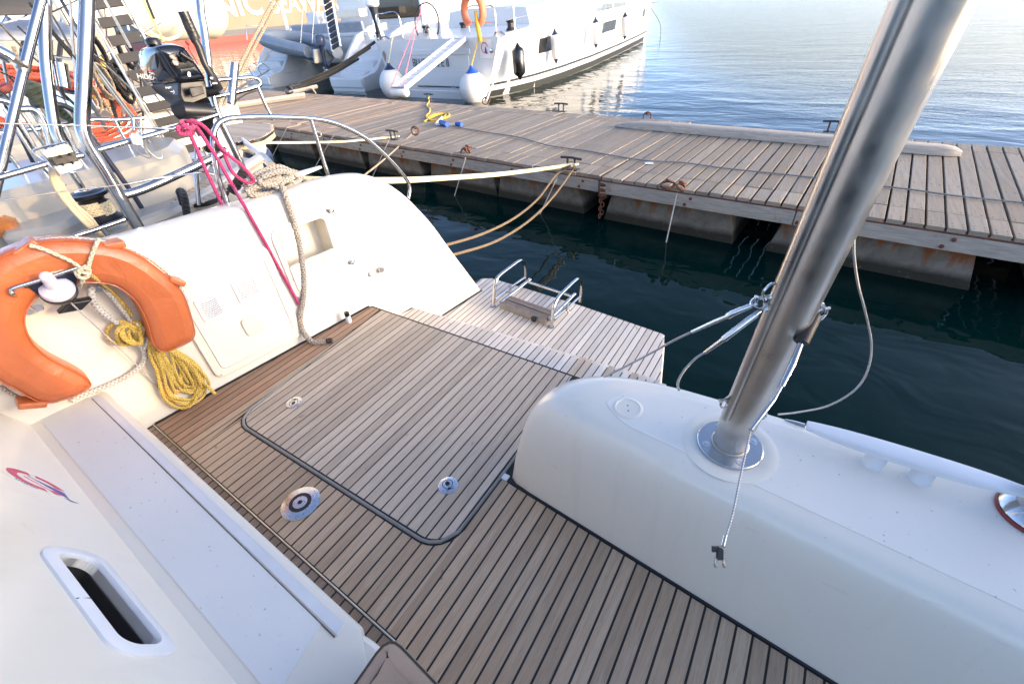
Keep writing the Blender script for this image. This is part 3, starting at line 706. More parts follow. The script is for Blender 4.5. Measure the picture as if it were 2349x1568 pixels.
# big white cleat on the coaming and a smaller one on the side wall
def cleat(c, d, L, hgt, wd, parent, mat='cast_white', gap=.10, r=.030):
    d = Vector(d).normalized(); n = Vector((-d.y, d.x, 0)); c = Vector(c)
    rings = []
    for t in np.linspace(-1, 1, 15):
        hh = .015*(1-.5*abs(t)**2); ww = wd*(1-.45*abs(t)**3); zc = hgt + .004*abs(t)**2
        rings.append([c + d*L/2*t + n*ww*math.copysign(abs(math.cos(a))**.5, math.cos(a)) + Vector((0, 0, zc + hh*math.copysign(abs(math.sin(a))**.5, math.sin(a)))) for a in np.linspace(0, 6.283, 17)[:-1]])
    o = MB(); o.loft(rings); o = o.build('mooring_cleat', mat, parent)
    for s in (-1, 1):
        m = MB(); m.lathe([(r*1.15, 0), (r, .006), (r*.9, hgt)], 16, Matrix.Translation(c + d*gap/2*s)); m.build('cleat_post', mat, o)
    return o
c0, c1 = P(1850, 972, z=BZ+.06), P(2345, 1122, z=BZ+.06)
cleat(((c0.x+c1.x)/2, (c0.y+c1.y)/2-.012, BZ), c1-c0, (c1-c0).length*1.0, .062, .030, bk, gap=.105, r=.026)
cw0, cw1 = P(548, 452, X=-2.585), P(738, 392, X=-2.60)
cleat(((cw0.x+cw1.x)/2, (cw0.y+cw1.y)/2, .875), cw1-cw0, (cw1-cw0).length, .035, .022, boat, gap=.09, r=.02)
# stainless fairlead and the pod at the right edge of the frame
mb = MB(); a, b = P(1800, 962, z=BZ), P(1846, 976, z=BZ); mb.tube([a, a.lerp(b, .5), b], [.004, .009, .010], 10, flat=.5); mb.build('fairlead', 'steel', bk)
pc_ = P(2372, 1185, z=BZ); mb = MB(); mb.lathe([(.075, .002), (.077, .008), (.073, .012)], 40, Matrix.Translation(pc_), caps=False); wn = mb.build('winch_base', 'red', bk)
mb = MB(); mb.lathe([(.070, .004), (.072, .014), (.062, .03), (.05, .04), (.05, .09), (.058, .10), (0, .10)], 36, Matrix.Translation(pc_)); mb.build('winch_drum', 'steel', wn)

# stern rail hoop on the side wall, lifelines
XR = -2.60
def rp(pts, X=XR): return [P(x, y, X=X) for x, y in pts]
hoop = MB(); hoop.tube(cr(rp([(527, 482), (512, 440), (500, 405), (491, 350), (489, 320), (494, 295), (508, 278), (540, 270), (620, 268), (715, 272), (775, 285), (840, 318), (895, 368), (930, 408), (940, 430), (937, 455)]), 5), .0135, 12)
hoop = hoop.build('stern_rail', 'steel', boat, 60)
mb = MB(); mb.tube(rp([(714, 276), (735, 345), (757, 414)]), .0125, 10); mb.build('stanchion', 'steel', hoop)
for x, y in ((527, 480), (757, 414)):
    mb = MB(); mb.lathe([(.027, 0), (.027, .006), (.016, .012), (.014, .02)], 18, Matrix.Translation(P(x, y, X=XR))); mb.build('rail_foot', 'steel', hoop)
mb = MB(); mb.tube(cr(rp([(721, 300), (735, 303), (736, 313), (724, 312)]), 4), .003, 6); mb.tube(cr(rp([(494, 378), (478, 380), (476, 396), (496, 400)]), 4), .0035, 6); mb.build('rail_eye', 'steel', hoop)
mb = MB(); mb.tube(rp([(-40, 282), (200, 288), (300, 292.5)]), .0028, 6); mb.build('lifeline_wire', 'wire', hoop)
mb = MB(); mb.tube(rp([(290, 292), (350, 294.5), (352, 294.5), (418, 297)]), [.004, .004, .006, .006], 8); mb.build('turnbuckle', 'steel', hoop)
mb = MB(); mb.tube(rp([(-40, 465), (120, 442), (300, 421)]), .0028, 6); mb.build('lifeline_wire', 'wire', hoop)
mb = MB(); mb.tube(rp([(295, 422), (345, 412), (348, 411), (410, 402), (412, 402), (470, 394)]), [.0035, .0045, .006, .006, .004, .004], 8); mb.build('turnbuckle', 'steel', hoop)

# folding bathing ladder on the platform
lad = MB()
def LP(cx_, cy_, h=0, x=None): 
    return P(1032.3+.25602*cx_, 516.1+.25602*cy_, z=PZ+h)
def lx(cx_, cy_, X): return P(1032.3+.25602*cx_, 516.1+.25602*cy_, X=X)
fl_, fr_ = LP(385, 728), LP(905, 913)
def hoopside(foot, X, pts, nm):
    m = MB(); m.tube(cr([foot] + [lx(a, b, X) for a, b in pts], 5), .0145, 12); return m.build(nm, 'steel', boat, 60)
h1 = hoopside(fl_, fl_.x, [(393, 640), (403, 540), (418, 485), (450, 445), (540, 378), (610, 328), (640, 320), (665, 345), (674, 400), (674, 480)], 'boarding_rail')
h2 = hoopside(fr_, fr_.x, [(915, 830), (928, 740), (945, 690), (975, 640), (1060, 555), (1120, 500), (1150, 487), (1172, 510), (1176, 570), (1165, 690)], 'boarding_rail')
for h, ps, X, ft in ((h1, [(402, 662), (540, 560), (668, 470)], fl_.x, (540, 600)), (h2, [(928, 842), (1050, 745), (1165, 642)], fr_.x, (1050, 772))):
    m = MB(); m.tube([lx(a, b, X) for a, b in ps], .0115, 10); m.build('side_bar', 'steel', h)
    f = LP(*ft); m = MB(); m.tube([f, f + Vector((0, 0, .06))], .012, 10); m.lathe([(.026, 0), (.024, .006), (.014, .009)], 16, Matrix.Translation(f)); m.build('rail_post', 'steel', h)
    f = fl_ if h is h1 else fr_; m = MB(); m.lathe([(.027, 0), (.026, .006), (.016, .010), (.015, .016)], 16, Matrix.Translation(f)); m.build('rail_foot', 'steel', h)
ladder = MB(); q = [LP(455, 690, .045), LP(718, 488, .05), LP(885, 848, .045), LP(1118, 618, .05)]
ladder.tube([q[0], q[0].lerp(q[1], .25), q[1]], .0155, 12); ladder.tube([q[2], q[2].lerp(q[3], .25), q[3]], .0155, 12); ladder = ladder.build('bathing_ladder', 'steel', boat, 60)
m = MB(); m.tube([q[1].lerp(q[0], .1), q[3].lerp(q[2], .1)], .013, 10); m.build('cross_bar', 'steel', ladder)
for t, wd, zz in ((.02, .060, .012), (.20, .052, .014)):
    a, b = q[0].lerp(q[1], t), q[2].lerp(q[3], t); ax = (b-a).normalized(); ay = Vector((-ax.y, ax.x, 0))
    for i in range(3):
        cc = (a+b)/2 + ay*(i-1)*.020 + Vector((0, 0, .004)); m = MB(); m.box(cc, ((b-a).length*.94, .016, .014), axes=(ax, ay, (0, 0, 1))); m.build('tread_slat', 'teak_dark', ladder, bevel=.002)
    m = MB(); m.box((a+b)/2 - ay*.036 + Vector((0, 0, -.015)), ((b-a).length*.96, .004, .050), axes=(ax, ay, (0, 0, 1))); m.build('tread_plate', 'steel_dull', ladder)
m = MB(); a, b = q[0], q[2]; ax = (b-a).normalized(); m.box(a.lerp(b, .76) - Vector((-ax.y, ax.x, 0))*.045 + Vector((0, 0, -.012)), (.035, .020, .036), axes=(ax, (-ax.y, ax.x, 0), (0, 0, 1))); m.build('buffer', 'black_rubber', ladder)
# lifebuoy bracket on the wall
def crp(x, y, off): return wp(x*.2926, 516.1+y*.2926, off)
br = MB(); br.tube(cr([crp(260, 662, .005), crp(200, 620, .05), crp(105, 545, .17), crp(92, 520, .18), crp(112, 492, .18), crp(330, 425, .18), crp(560, 350, .18), crp(640, 327, .18), crp(680, 338, .175), crp(700, 365, .165), crp(760, 450, .05), crp(800, 492, .005)], 4), .0075, 10); br = br.build('buoy_bracket', 'steel', boat, 60)
for x, y in ((268, 662), (800, 490)):
    m = MB(); m.prism(rrect(-.030, -.014, .030, .014, .012, 4), 0, .004, .001, frame(crp(x, y, 0), WS, z=WN)); m.build('bracket_plate', 'steel_disc', br)
# stern quarter of the hull below deck, unseen far-side shapes added to shade the cockpit
m = MB(); m.prism([(3.0, 1.3), (3.2, 1.3), (3.2, 2.9), (3.0, 2.6)], -1.1, 1.2); m.build('low_sun_blocker', 'gelcoat', boat, bevel=.03)  # unseen low block, sized to keep the sun off the sole
m = MB(); m.prism([(3.0, -3), (4.2, -3), (4.2, 1.2), (3.0, 1.3)], -1.1, 2.2); m.build('tall_sun_blocker', 'gelcoat', boat, bevel=.05)  # unseen tall block added to shade the forward step and cabin side
for k, (y_, z_, r_, l_) in enumerate(((1.78, 1.52, .16, .30), (2.06, 1.40, .13, .22), (2.02, 1.80, .11, .18), (2.38, 1.56, .17, .26), (2.34, 1.95, .10, .2), (2.66, 1.40, .10, .24), (1.62, 1.90, .14, .2))):
    m = MB(); m.lathe([(r_*.3, -l_*1.1), (r_*.85, -l_*.8), (r_, -l_*.2), (r_*.9, l_*.5), (r_*.5, l_*.95), (r_*.12, l_*1.1)], 14, Matrix.Translation((3.1, y_, z_))); m.build('dapple_lump', 'canvas_grey', boat)  # unseen lumps added to break the sun into dapples on the side wall
m = MB(); m.tube([Vector((3.1, 1.3, 2.1)), Vector((3.1, 2.8, 2.1)), Vector((3.1, 2.82, 1.1))], .02, 8); m.build('dapple_rail', 'steel', boat)  # unseen rail added with the lumps for its shadow
m = MB(); m.prism([(1.9, .78), (3.0, .7), (3.0, 1.32), (1.9, 1.32)], -1.0, .55); m.build('aft_coaming', 'gelcoat', boat, bevel=.04)

# ---------------------------------------------------------------- loose gear on our boat
# horseshoe lifebuoy
OUT = [(0, 255), (150, 188), (300, 140), (500, 120), (700, 130), (900, 162), (1100, 240), (1300, 385), (1420, 500), (1490, 640), (1535, 810), (1540, 865), (1510, 915), (1420, 965), (1320, 1003), (1265, 1000), (1225, 970), (1190, 900), (1150, 760), (1070, 610), (950, 510), (860, 475), (740, 462), (560, 470), (400, 515), (290, 590), (225, 680), (207, 770), (240, 880), (310, 975), (430, 1065), (600, 1150), (690, 1205), (726, 1250), (705, 1293), (600, 1350), (470, 1395), (380, 1410), (270, 1385), (100, 1290), (0, 1240), (-150, 1130), (-260, 950), (-290, 760), (-250, 560), (-140, 370)]
bc = []
for x, y in OUT:
    p = crp(x, y, .15); bc.append((p.y*math.sqrt(1+.1235**2) - 0, p.z))
bc = [(q.x, q.y) for q in cr([(a, b, 0) for a, b in bc], 3, True)]
TW = frame(wq(0, 0, 0), WS, z=WN)
def bsgn(poly): return sum(poly[i][0]*poly[(i+1) % len(poly)][1]-poly[(i+1) % len(poly)][0]*poly[i][1] for i in range(len(poly)))
if bsgn(bc) < 0: bc = bc[::-1]
o0 = Vector((WN.dot(crp(500, 600, .15) - wq(0, 0, 0)), 0))
# wall coordinate of a point is its dot with WS
bc2 = []
for x, y in OUT:
    p = crp(x, y, .15) - wq(0, 0, 0); bc2.append((p.dot(WS), p.z, 0))
bc2 = [(q.x, q.y) for q in cr(bc2, 3, True)]
if bsgn(bc2) < 0: bc2 = bc2[::-1]
buoy = thing('horseshoe_lifebuoy', wp(150, 800, .1), 'orange vinyl horseshoe lifebuoy hung on the white side wall of our boat', 'lifebuoy')
mb = MB(); rings = []
for d, zz in ((.022, .030), (.007, .036), (0, .048), (0, .118), (.006, .136), (.018, .147), (.034, .154), (.048, .158)):
    rings.append([TW @ Vector((x, y, zz)) for x, y in inset(bc2, d)])
mb.loft(rings, caps=(False, False))
from mathutils.geometry import tessellate_polygon
for rg, fl_ in ((rings[0], True), (rings[-1], False)):
    loc = [Vector((*((TW.inverted() @ v).xy), 0)) for v in rg]; tr_ = tessellate_polygon([loc]); mb.add(rg, [t[::-1] if fl_ else t for t in tr_])
mb.build('vinyl_cover', 'orange_vinyl', buoy, 70)
mb = MB(); mb.tube([TW @ Vector((x, y, .1385)) for x, y in inset(bc2, .0035)], .0026, 5, closed=True); mb.build('seam_piping', 'orange_vinyl', buoy)
mb = MB(); mb.tube(cr([crp(x, y, .10) for x, y in ((-60, 265), (60, 210), (145, 178), (230, 145), (350, 118), (500, 104), (640, 108), (740, 120), (850, 142), (925, 160), (1060, 205), (1180, 270), (1290, 355), (1350, 408), (1400, 470), (1440, 540), (1470, 610))], 4), .0075, 8); mb.build('grab_line', 'rope_white', buoy)
mb = MB(); mb.tube(cr([crp(x, y, .06) for x, y in ((0, 1262), (70, 1310), (150, 1350), (215, 1368))], 4), .0085, 8); mb.build('grab_line', 'rope_grey', buoy)
for x, y, a, L in ((185, 172, .32, .085), (882, 146, -.18, .075), (1370, 430, -.85, .07), (245, 1385, -.55, .085)):
    p = crp(x, y, .105); T = frame(p, WS*math.cos(a)+Vector((0, 0, 1))*math.sin(a), z=WN); mb = MB(); mb.box((0, 0, 0), (L, .028, .085)); mb.v = [tuple(T @ Vector(v)) for v in mb.v]; mb.build('line_loop', 'orange_vinyl', buoy, bevel=.008)

# self-igniting light on the bracket
lamp = thing('lifebuoy_light', crp(450, 500, .2), 'white domed self-igniting light clipped to the steel bracket in front of the orange lifebuoy', 'light')
lc = crp(452, 510, .17); ax = (crp(345, 385, .24) - lc).normalized()
mb = MB(); T = zframe(lc, ax); mb.lathe([(.040, -.012), (.053, -.004), (.055, .004), (.050, .018), (.034, .028), (.0235, .036), (.0215, .06), (.020, .098), (.0195, .104), (.017, .110), (.010, .116), (0, .118)], 30, T); mb.build('lens', 'pale_plastic', lamp)
mb = MB(); mb.lathe([(.0, -.035), (.050, -.034), (.057, -.020), (.058, -.006), (.056, -.004)], 28, T); mb.build('housing', 'black_plastic', lamp)
mb = MB(); q = [crp(205, 470, .175), crp(560, 352, .175), crp(605, 395, .165), crp(600, 480, .14), crp(330, 575, .14)]; e = WN*.02
mb.loft([[v for v in q], [v - e for v in q]]); mb.build('clip_plate', 'navy_plastic', lamp)
mb = MB(); mb.box(crp(585, 625, .10), (.075, .06, .05), axes=((crp(675, 610, .1)-crp(500, 640, .1)), (crp(530, 670, .1)-crp(640, 560, .1)), WN)); mb.build('battery_case', 'black_plastic', lamp, bevel=.006)
mb = MB(); mb.lathe([(.007, -.004), (.008, .006), (.004, .012)], 10, zframe(crp(522, 578, .16), Vector((.5, .2, -.7)))); mb.build('red_plug', 'red', lamp)
for x, y in ((210, 470), (555, 358)):
    p = crp(x, y, .18); mb = MB(); mb.tube([p + Vector((0, .010*math.cos(a), .010*math.sin(a))) + WN*.0 for a in np.linspace(0, 6.28, 9)[:-1]], .0022, 5, closed=True); mb.build('cable_tie', 'black_plastic', lamp)
mb = MB(); mb.tube(cr([crp(530, 585, .155), crp(620, 670, .12), crp(750, 790, .09), crp(900, 930, .06), crp(1090, 1115, .035), crp(1220, 1250, .02), crp(1340, 1385, .012)], 4), .0034, 6)
tag(mb.build('thin_lanyard', 'rope_white'), 'thin white cord running down from the lifebuoy light to the yellow coil', 'cord')

# bridle rope tied round the buoy and bracket
mb = MB()
mb.tube(cr([crp(235, 160, .16), crp(330, 185, .168), crp(450, 235, .168), crp(540, 275, .168), crp(610, 320, .185), crp(645, 360, .19)], 5), .0075, 8)
mb.tube(cr([crp(775, 110, .14), crp(755, 150, .165), crp(725, 220, .168), crp(700, 300, .172), crp(690, 340, .19), crp(665, 400, .175), crp(640, 450, .16), crp(632, 478, .13)], 5), .0075, 8)
mb.tube(cr([crp(400, 380, .168), crp(500, 362, .17), crp(600, 350, .18), crp(660, 375, .195), crp(700, 380, .19)], 5), .007, 8)
for k in range(3):
    c = crp(655, 372, .188); mb.tube(cr([c + WS*.022*math.cos(a+k) + Vector((0, 0, .020*math.sin(a+k*1.3))) + WN*.010*math.sin(2*a+k) for a in np.linspace(0, 5.6, 8)], 4), .0068, 7)
tag(mb.build('bridle_rope', 'rope_cream'), 'cream tie rope knotted round the orange lifebuoy and its bracket', 'rope')
mb = MB()
mb.tube(cr([crp(720, 480, .04), crp(712, 530, .06), crp(735, 600, .055), crp(800, 680, .05), crp(880, 740, .045), crp(960, 790, .045), crp(1020, 800, .05)], 5), [.0145]*20 + [.011]*11, 9)
mb.tube(cr([crp(770, 470, .04), crp(830, 510, .06), crp(900, 590, .055), crp(980, 690, .05), crp(1040, 780, .05), crp(1075, 860, .05), crp(1110, 930, .045), crp(1135, 1000, .04), crp(1125, 1070, .035), crp(1080, 1120, .03), crp(1000, 1180, .025), crp(880, 1240, .022), crp(760, 1290, .02), crp(640, 1335, .02), crp(560, 1380, .03)], 5), [.0085]*30+[.0125]*41, 9)
mb.tube(cr([crp(1085, 905, .06), crp(1120, 970, .055), crp(1165, 900, .06), crp(1150, 830, .06), crp(1100, 800, .06), crp(1040, 800, .06)], 5), .009, 8)
lan = mb.build('lanyard_rope', 'rope_white'); tag(lan, 'thick pale grey braided lanyard hanging inside the orange lifebuoy', 'rope')
mb = MB(); mb.tube([crp(1035, 795, .062) + WS*.022*math.cos(a) + Vector((0, 0, .016*math.sin(a))) for a in np.linspace(0, 6.28, 15)[:-1]], .0048, 7, closed=True); mb.tube(cr([crp(940, 765, .055), crp(975, 785, .06), crp(1010, 800, .062)], 4), .008, 8); mb.build('plastic_link', 'white_plastic', lan)

# yellow floating line: hank and long loops
random.seed(11)
yl = thing('yellow_floating_line', P(430, 930, z=0), 'coil of yellow floating rope hanging from the lifebuoy down to the teak sole', 'rope')
mb = MB(); mb.tube(cr([crp(700, 385, .18), crp(780, 440, .13), crp(880, 520, .07), crp(960, 610, .05), crp(1040, 715, .045)], 5), .0080, 8); mb.build('lead', 'rope_yellow', yl)
mb = MB()
for k in range(6):
    o = random.uniform(-14, 14); c = (960+k*22, 845+o); pts = []
    for a in np.linspace(0, 2*math.pi, 11)[:-1]:
        pts.append(crp(c[0] + (120-9*k)*math.cos(a)*(.62 if k % 2 else 1) + 18*math.sin(a*2+k), c[1] + (88-4*k)*math.sin(a) + 16*math.cos(a+k), .045 + .022*math.cos(a*1+k) + .006*k))
    mb.tube(cr(pts, 4, True), .0088, 8, closed=True)
mb.build('hank', 'rope_yellow', yl)
mb = MB(); top = (1190, 930)
for k in range(11):
    u = k/10; lft = 1170 + 70*u + random.uniform(-15, 15); rgt = 1640 - 250*abs(u-.25) + random.uniform(-30, 30); bot = 1425 - 190*u + random.uniform(-25, 25)
    o = .018 + .05*random.random()
    def q(x, y, off):
        p = crp(x, y, off); 
        if p.z < .012:
            p = P(x*.2926, 516.1+y*.2926, z=.012+off*.35)
        return p
    jx = lambda s=18: random.uniform(-s, s)
    pts = [q(1180+jx(12), 905+jx(10), .045+o*.4), q(lft+30+jx(), 1010+jx(), .045+o*.5), q(lft+60+70*u+jx(), 1160+jx(), .035+o*.4), q(lft+100+110*u+jx(), 1320-60*u+jx(), .022+o*.3), q(1370+60*u+jx(), bot-10+jx(8), .012+o*.25), q(1500+30*u+jx(), bot-5+jx(8), .012+o*.3), q(rgt-25+jx(), bot-95+jx(), .015+o*.4), q(rgt+jx(), 1240+jx(), .025+o*.4), q(rgt-70+jx(), 1110+jx(), .035+o*.5), q(1400-60*u+jx(), 1005+jx(), .045+o*.4), q(1240+jx(12), 925+jx(8), .05+o*.3)]
    mb.tube(cr(pts, 5), .0078, 7)
mb.tube(cr([q(1330, 1000, .06), q(1430, 1070, .055), q(1560, 1200, .05), q(1688, 1322, .03)], 5), .0084, 8)
mb.build('loops', 'rope_yellow', yl)

# grey laid mooring rope turned up on the side-wall cleat, tail hanging to the sole
mr = thing('mooring_rope', P(770, 777, z=0), 'thick grey three-strand mooring rope turned round the cleat with its tail on the teak', 'rope')
def xp(x, y, off=0): return P(x, y, X=-2.60+off)
tail = cr([xp(635, 392, .05), xp(640, 410, .075), xp(648, 430, .12), wp(655, 452, .018), wp(668, 490, .02), wp(680, 530, .02), wp(690, 580, .02), wp(697, 640, .02), wp(695, 690, .022), wp(689, 725, .022), wp(691, 747, .024), wp(699, 766, .032), P(717, 783, z=.020), P(738, 783, z=.017), P(760, 780, z=.017)], 8)
strands(resample(tail, .008), .0165, .075).build('hanging_tail', 'rope_grey', mr)
e = tail[-1]; d = (tail[-1]-tail[-2]).normalized(); mb = MB(); mb.tube([e - d*.03, e, e + d*.006], [.0175, .0175, .012], 10); mb.build('taped_end', 'black_rubber', mr)
turns = [[(562, 420, .03), (600, 395, .05), (640, 383, .05), (672, 398, .03), (682, 415, .0), (655, 428, -.03), (610, 430, -.03), (575, 435, .0)],
         [(575, 445, .04), (600, 450, .07), (640, 440, .075), (680, 420, .05), (690, 402, .01), (660, 392, -.02), (620, 405, -.01), (590, 425, .02)],
         [(565, 440, .06), (595, 425, .075), (632, 412, .08), (668, 415, .06), (672, 432, .07), (630, 443, .09), (590, 447, .08)],
         [(600, 408, .09), (628, 396, .095), (655, 394, .085), (668, 404, .08), (648, 418, .095), (618, 424, .10), (597, 418, .095)]]
for t in turns: strands(resample(cr([xp(x, y, o) for x, y, o in t], 8, True), .008), .0155, .07).build('cleat_turn', 'rope_grey', mr)
# pink line tied to the lifeline, hanging down the wall
pk = thing('pink_line', wp(685, 698, 0), 'bright pink braided line knotted on the lifeline, its end hanging down the white wall', 'rope')
def kp(x, y, off=0): return P(315.4+.2011*x, 229.4+.2011*y, X=-2.58+off)
kn = [kp(500, 300), kp(460, 320, .03), kp(480, 380, .02), kp(560, 385, .03), kp(600, 340, .03), kp(560, 290, .035), kp(500, 270, .02), kp(520, 240, -.02), kp(600, 260, .0), kp(640, 310, .03), kp(590, 320, .04), kp(530, 300, .04), kp(500, 340, .0), kp(560, 360, -.03), kp(630, 350, -.02), kp(625, 385, .0)]
mb = MB(); mb.tube(cr(kn, 5), .0092, 9); mb.build('knot', 'rope_pink', pk)
mb = MB(); mb.tube(cr([kp(590, 370), kp(650, 500, .0), kp(700, 620, .0), kp(770, 780, .0), kp(850, 950, -.01), kp(920, 1100, -.02), kp(968, 1215, -.03)], 5), .0088, 9); mb.build('short_fall', 'rope_pink', pk)
mb = MB(); mb.tube(cr([kp(570, 245, .01), kp(650, 240, .03), kp(740, 290, .03), kp(850, 400, .03), kp(960, 550, .035), kp(1080, 660, .04), kp(1180, 740, .04), kp(1290, 860, .045), kp(1325, 920, .045), kp(1270, 945, .045), kp(1180, 905, .04), kp(1090, 830, .035), kp(1030, 720, .03), kp(980, 600, .025), kp(900, 470, .02)], 5), .0088, 9); mb.build('bight', 'rope_pink', pk)
mb = MB(); mb.tube(cr([kp(660, 290, .02), kp(740, 400, .03), kp(820, 530, .035), kp(900, 650, .035), kp(1000, 830, .035), kp(1100, 1000, .04), kp(1160, 1110, .12), wp(558, 468, .012), wp(575, 498, .013)] + [wp(610, 560, .014), wp(640, 615, .014), wp(665, 660, .013), wp(683, 693, .013), wp(685, 698, .013)], 5), .0088, 9); mb.build('long_fall', 'rope_pink', pk)
# wires at the pole
def wire(nm, label, pts, r=.0030, fit=()):
    o = MB(); o.tube(cr(pts, 8), r, 6); o = o.build(nm, 'wire'); tag(o, label, 'wire', None)
    for f in fit:
        m = MB(); m.tube(f[0], f[1], 10); m.build(f[2], 'steel', o)
    return o
def c7(x, y): return (1491.1+.25602*x, 516.1+.25602*y)           # detail view of the pole
a0 = E2 + side*.02; 
def pt(x, y, D): X_, Y_ = c7(x, y); return P(X_, Y_, D=D)
dE = (E2-EYEP).dot(FWD)
wire('guard_wire', 'upper of two thin guard wires stretched from the steel pole down behind the swim platform', [pt(375, 955, dE+.12), pt(200, 1040, dE+.17), pt(0, 1150, dE+.24), P(1425, 845, D=dE+.30), P(1385, 864, D=dE+.33)], .0030,
     [([pt(960, 640, dE), pt(930, 700, dE+.01)], .006, 'fork'), ([pt(960, 700, dE), pt(740, 790, dE+.03), pt(700, 815, dE+.04)], [.005, .0075, .008], 'turnbuckle'), ([pt(700, 815, dE+.04), pt(590, 860, dE+.07), pt(375, 957, dE+.12)], [.0045, .0055, .0045], 'swage')])
wire('slack_wire', 'lower slack guard wire curving down from the steel pole to the white coaming', [pt(490, 1140, dE+.09), pt(400, 1200, dE+.10), pt(300, 1310, dE+.10), pt(250, 1410, dE+.09), pt(258, 1475, dE+.06)], .0030,
     [([pt(985, 770, dE), pt(945, 805, dE), pt(660, 1020, dE+.05)], [.004, .007, .008], 'turnbuckle'), ([pt(660, 1020, dE+.05), pt(490, 1142, dE+.09)], [.006, .0045], 'swage')])
dF = (E3-EYEP).dot(FWD)
wire('hanging_wire', 'steel wire with a forked end hanging from the pole over the white coaming', [P(1722, 985, D=dF-.06), P(1700, 1085, D=dF-.12), P(1680, 1180, D=dF-.18), P(1660, 1245, D=dF-.22)], .0021,
     [([pt(1470, 810, dF-.0), pt(1355, 1050, dF-.01)], [.016, .015], 'taped_socket'), ([pt(1355, 1050, dF-.01), pt(1275, 1250, dF-.02), pt(1180, 1440, dF-.03)], [.006, .0075, .006], 'turnbuckle'), ([pt(1180, 1440, dF-.03), pt(1110, 1560, dF-.045), P(1722, 985, D=dF-.06)], [.0035, .0045, .005], 'threaded_rod'), ([P(1664, 1228, D=dF-.215), P(1658, 1252, D=dF-.225)], .0038, 'swage')])
hw = bpy.data.objects['hanging_wire']
for c in hw.children:
    if c.name.startswith('taped'): c.data.materials[0] = MAT['black_rubber']
m = MB(); fk = P(1651, 1275, D=dF-.23); m.box(fk + UP*.004, (.009, .008, .017), axes=(RT, FWD, UP)); m.box(fk - RT*.007 + UP*.012, (.012, .003, .009), axes=(RT, FWD, UP)); m.build('tape', 'black_rubber', hw)
for s in (-.0055, .0055):
    m = MB(); m.tube([fk + RT*s - UP*.003, fk + RT*s*1.3 - UP*.013], .0024, 8); m.lathe([(.0040, -.0013), (.0040, .0013)], 12, zframe(fk + RT*s*1.3 - UP*.0145, RT)); m.build('fork', 'steel_dull', hw)
wire('loop_wire', 'slack wire looping over the water right of the steel pole to the coaming', [P(1962, 470, D=1.05), P(1961, 520, D=1.08), P(1959, 580, D=1.12), P(1968, 650, D=1.18), P(1985, 715, D=1.25), P(1999, 790, D=1.32), P(1990, 850, D=1.36), P(1960, 895, D=1.38), P(1900, 930, D=1.38), P(1830, 945, D=1.37), P(1785, 950, D=1.36)], .0032)
# little bottle
bt = P(802, 739, z=.001); T = Matrix.Translation(bt)
bot = thing('small_bottle', bt, 'tiny clear bottle with black cap standing on the teak by the white wall', 'bottle')
mb = MB(); mb.lathe([(.0, 0), (.0165, .0), (.0175, .003), (.0175, .05), (.016, .053), (.012, .054)], 20, T); mb.build('body', 'sky_lens', bot)
mb = MB(); mb.lathe([(.0178, .012), (.0178, .040)], 20, T, caps=False); mb.build('paper_label', 'white_plastic', bot)
mb = MB(); mb.lathe([(.0158, .054), (.0162, .056), (.0162, .080), (.0145, .082), (0, .0822)], 20, T); mb.build('cap', 'black_plastic', bot)
# tan cushion at the lower edge of the frame
cz = .46; ca, cb_, cc_ = P(893, 1446, z=cz), P(785, 1600, z=cz), P(1050, 1610, z=cz)
u_ = (cb_-ca).normalized(); v_ = (cc_-ca).normalized()
poly = [ca, ca + v_*.55, ca + v_*.55 + u_*.5, ca + u_*.5]; pl2 = [(p.x, p.y) for p in poly]
rp_ = rpoly(pl2, .05)
if bsgn(rp_) < 0: rp_ = rp_[::-1]
cu = thing('seat_cushion', (ca.x+.1, ca.y-.1, .31), 'tan leather seat cushion corner at the bottom edge of the photo', 'cushion')
mb = MB(); mb.loft([[Vector((x, y, cz+z)) for x, y in inset(rp_, d)] for d, z in ((.02, -.15), (.003, -.14), (0, -.12), (0, -.015), (.004, -.004), (.014, .004), (.04, .010), (.12, .016))]); mb.build('cover', 'cushion_tan', cu, 60)
mb = MB(); mb.tube([Vector((x, y, cz-.001)) for x, y in inset(rp_, .0045)], .0022, 5, closed=True); mb.build('stitching', 'canvas_dark', cu)
# white seat base beneath it belongs to the boat
mb = MB(); q = P(862, 1490, z=.31); mb.prism(rpoly([(-.82, .10), (-.69, .165), (-.60, .165), (-.28, .12), (-.2, -.5), (-.82, -.5)], .04), -.1, .293); mb.build('seat_base', 'gelcoat', boat, bevel=.015)
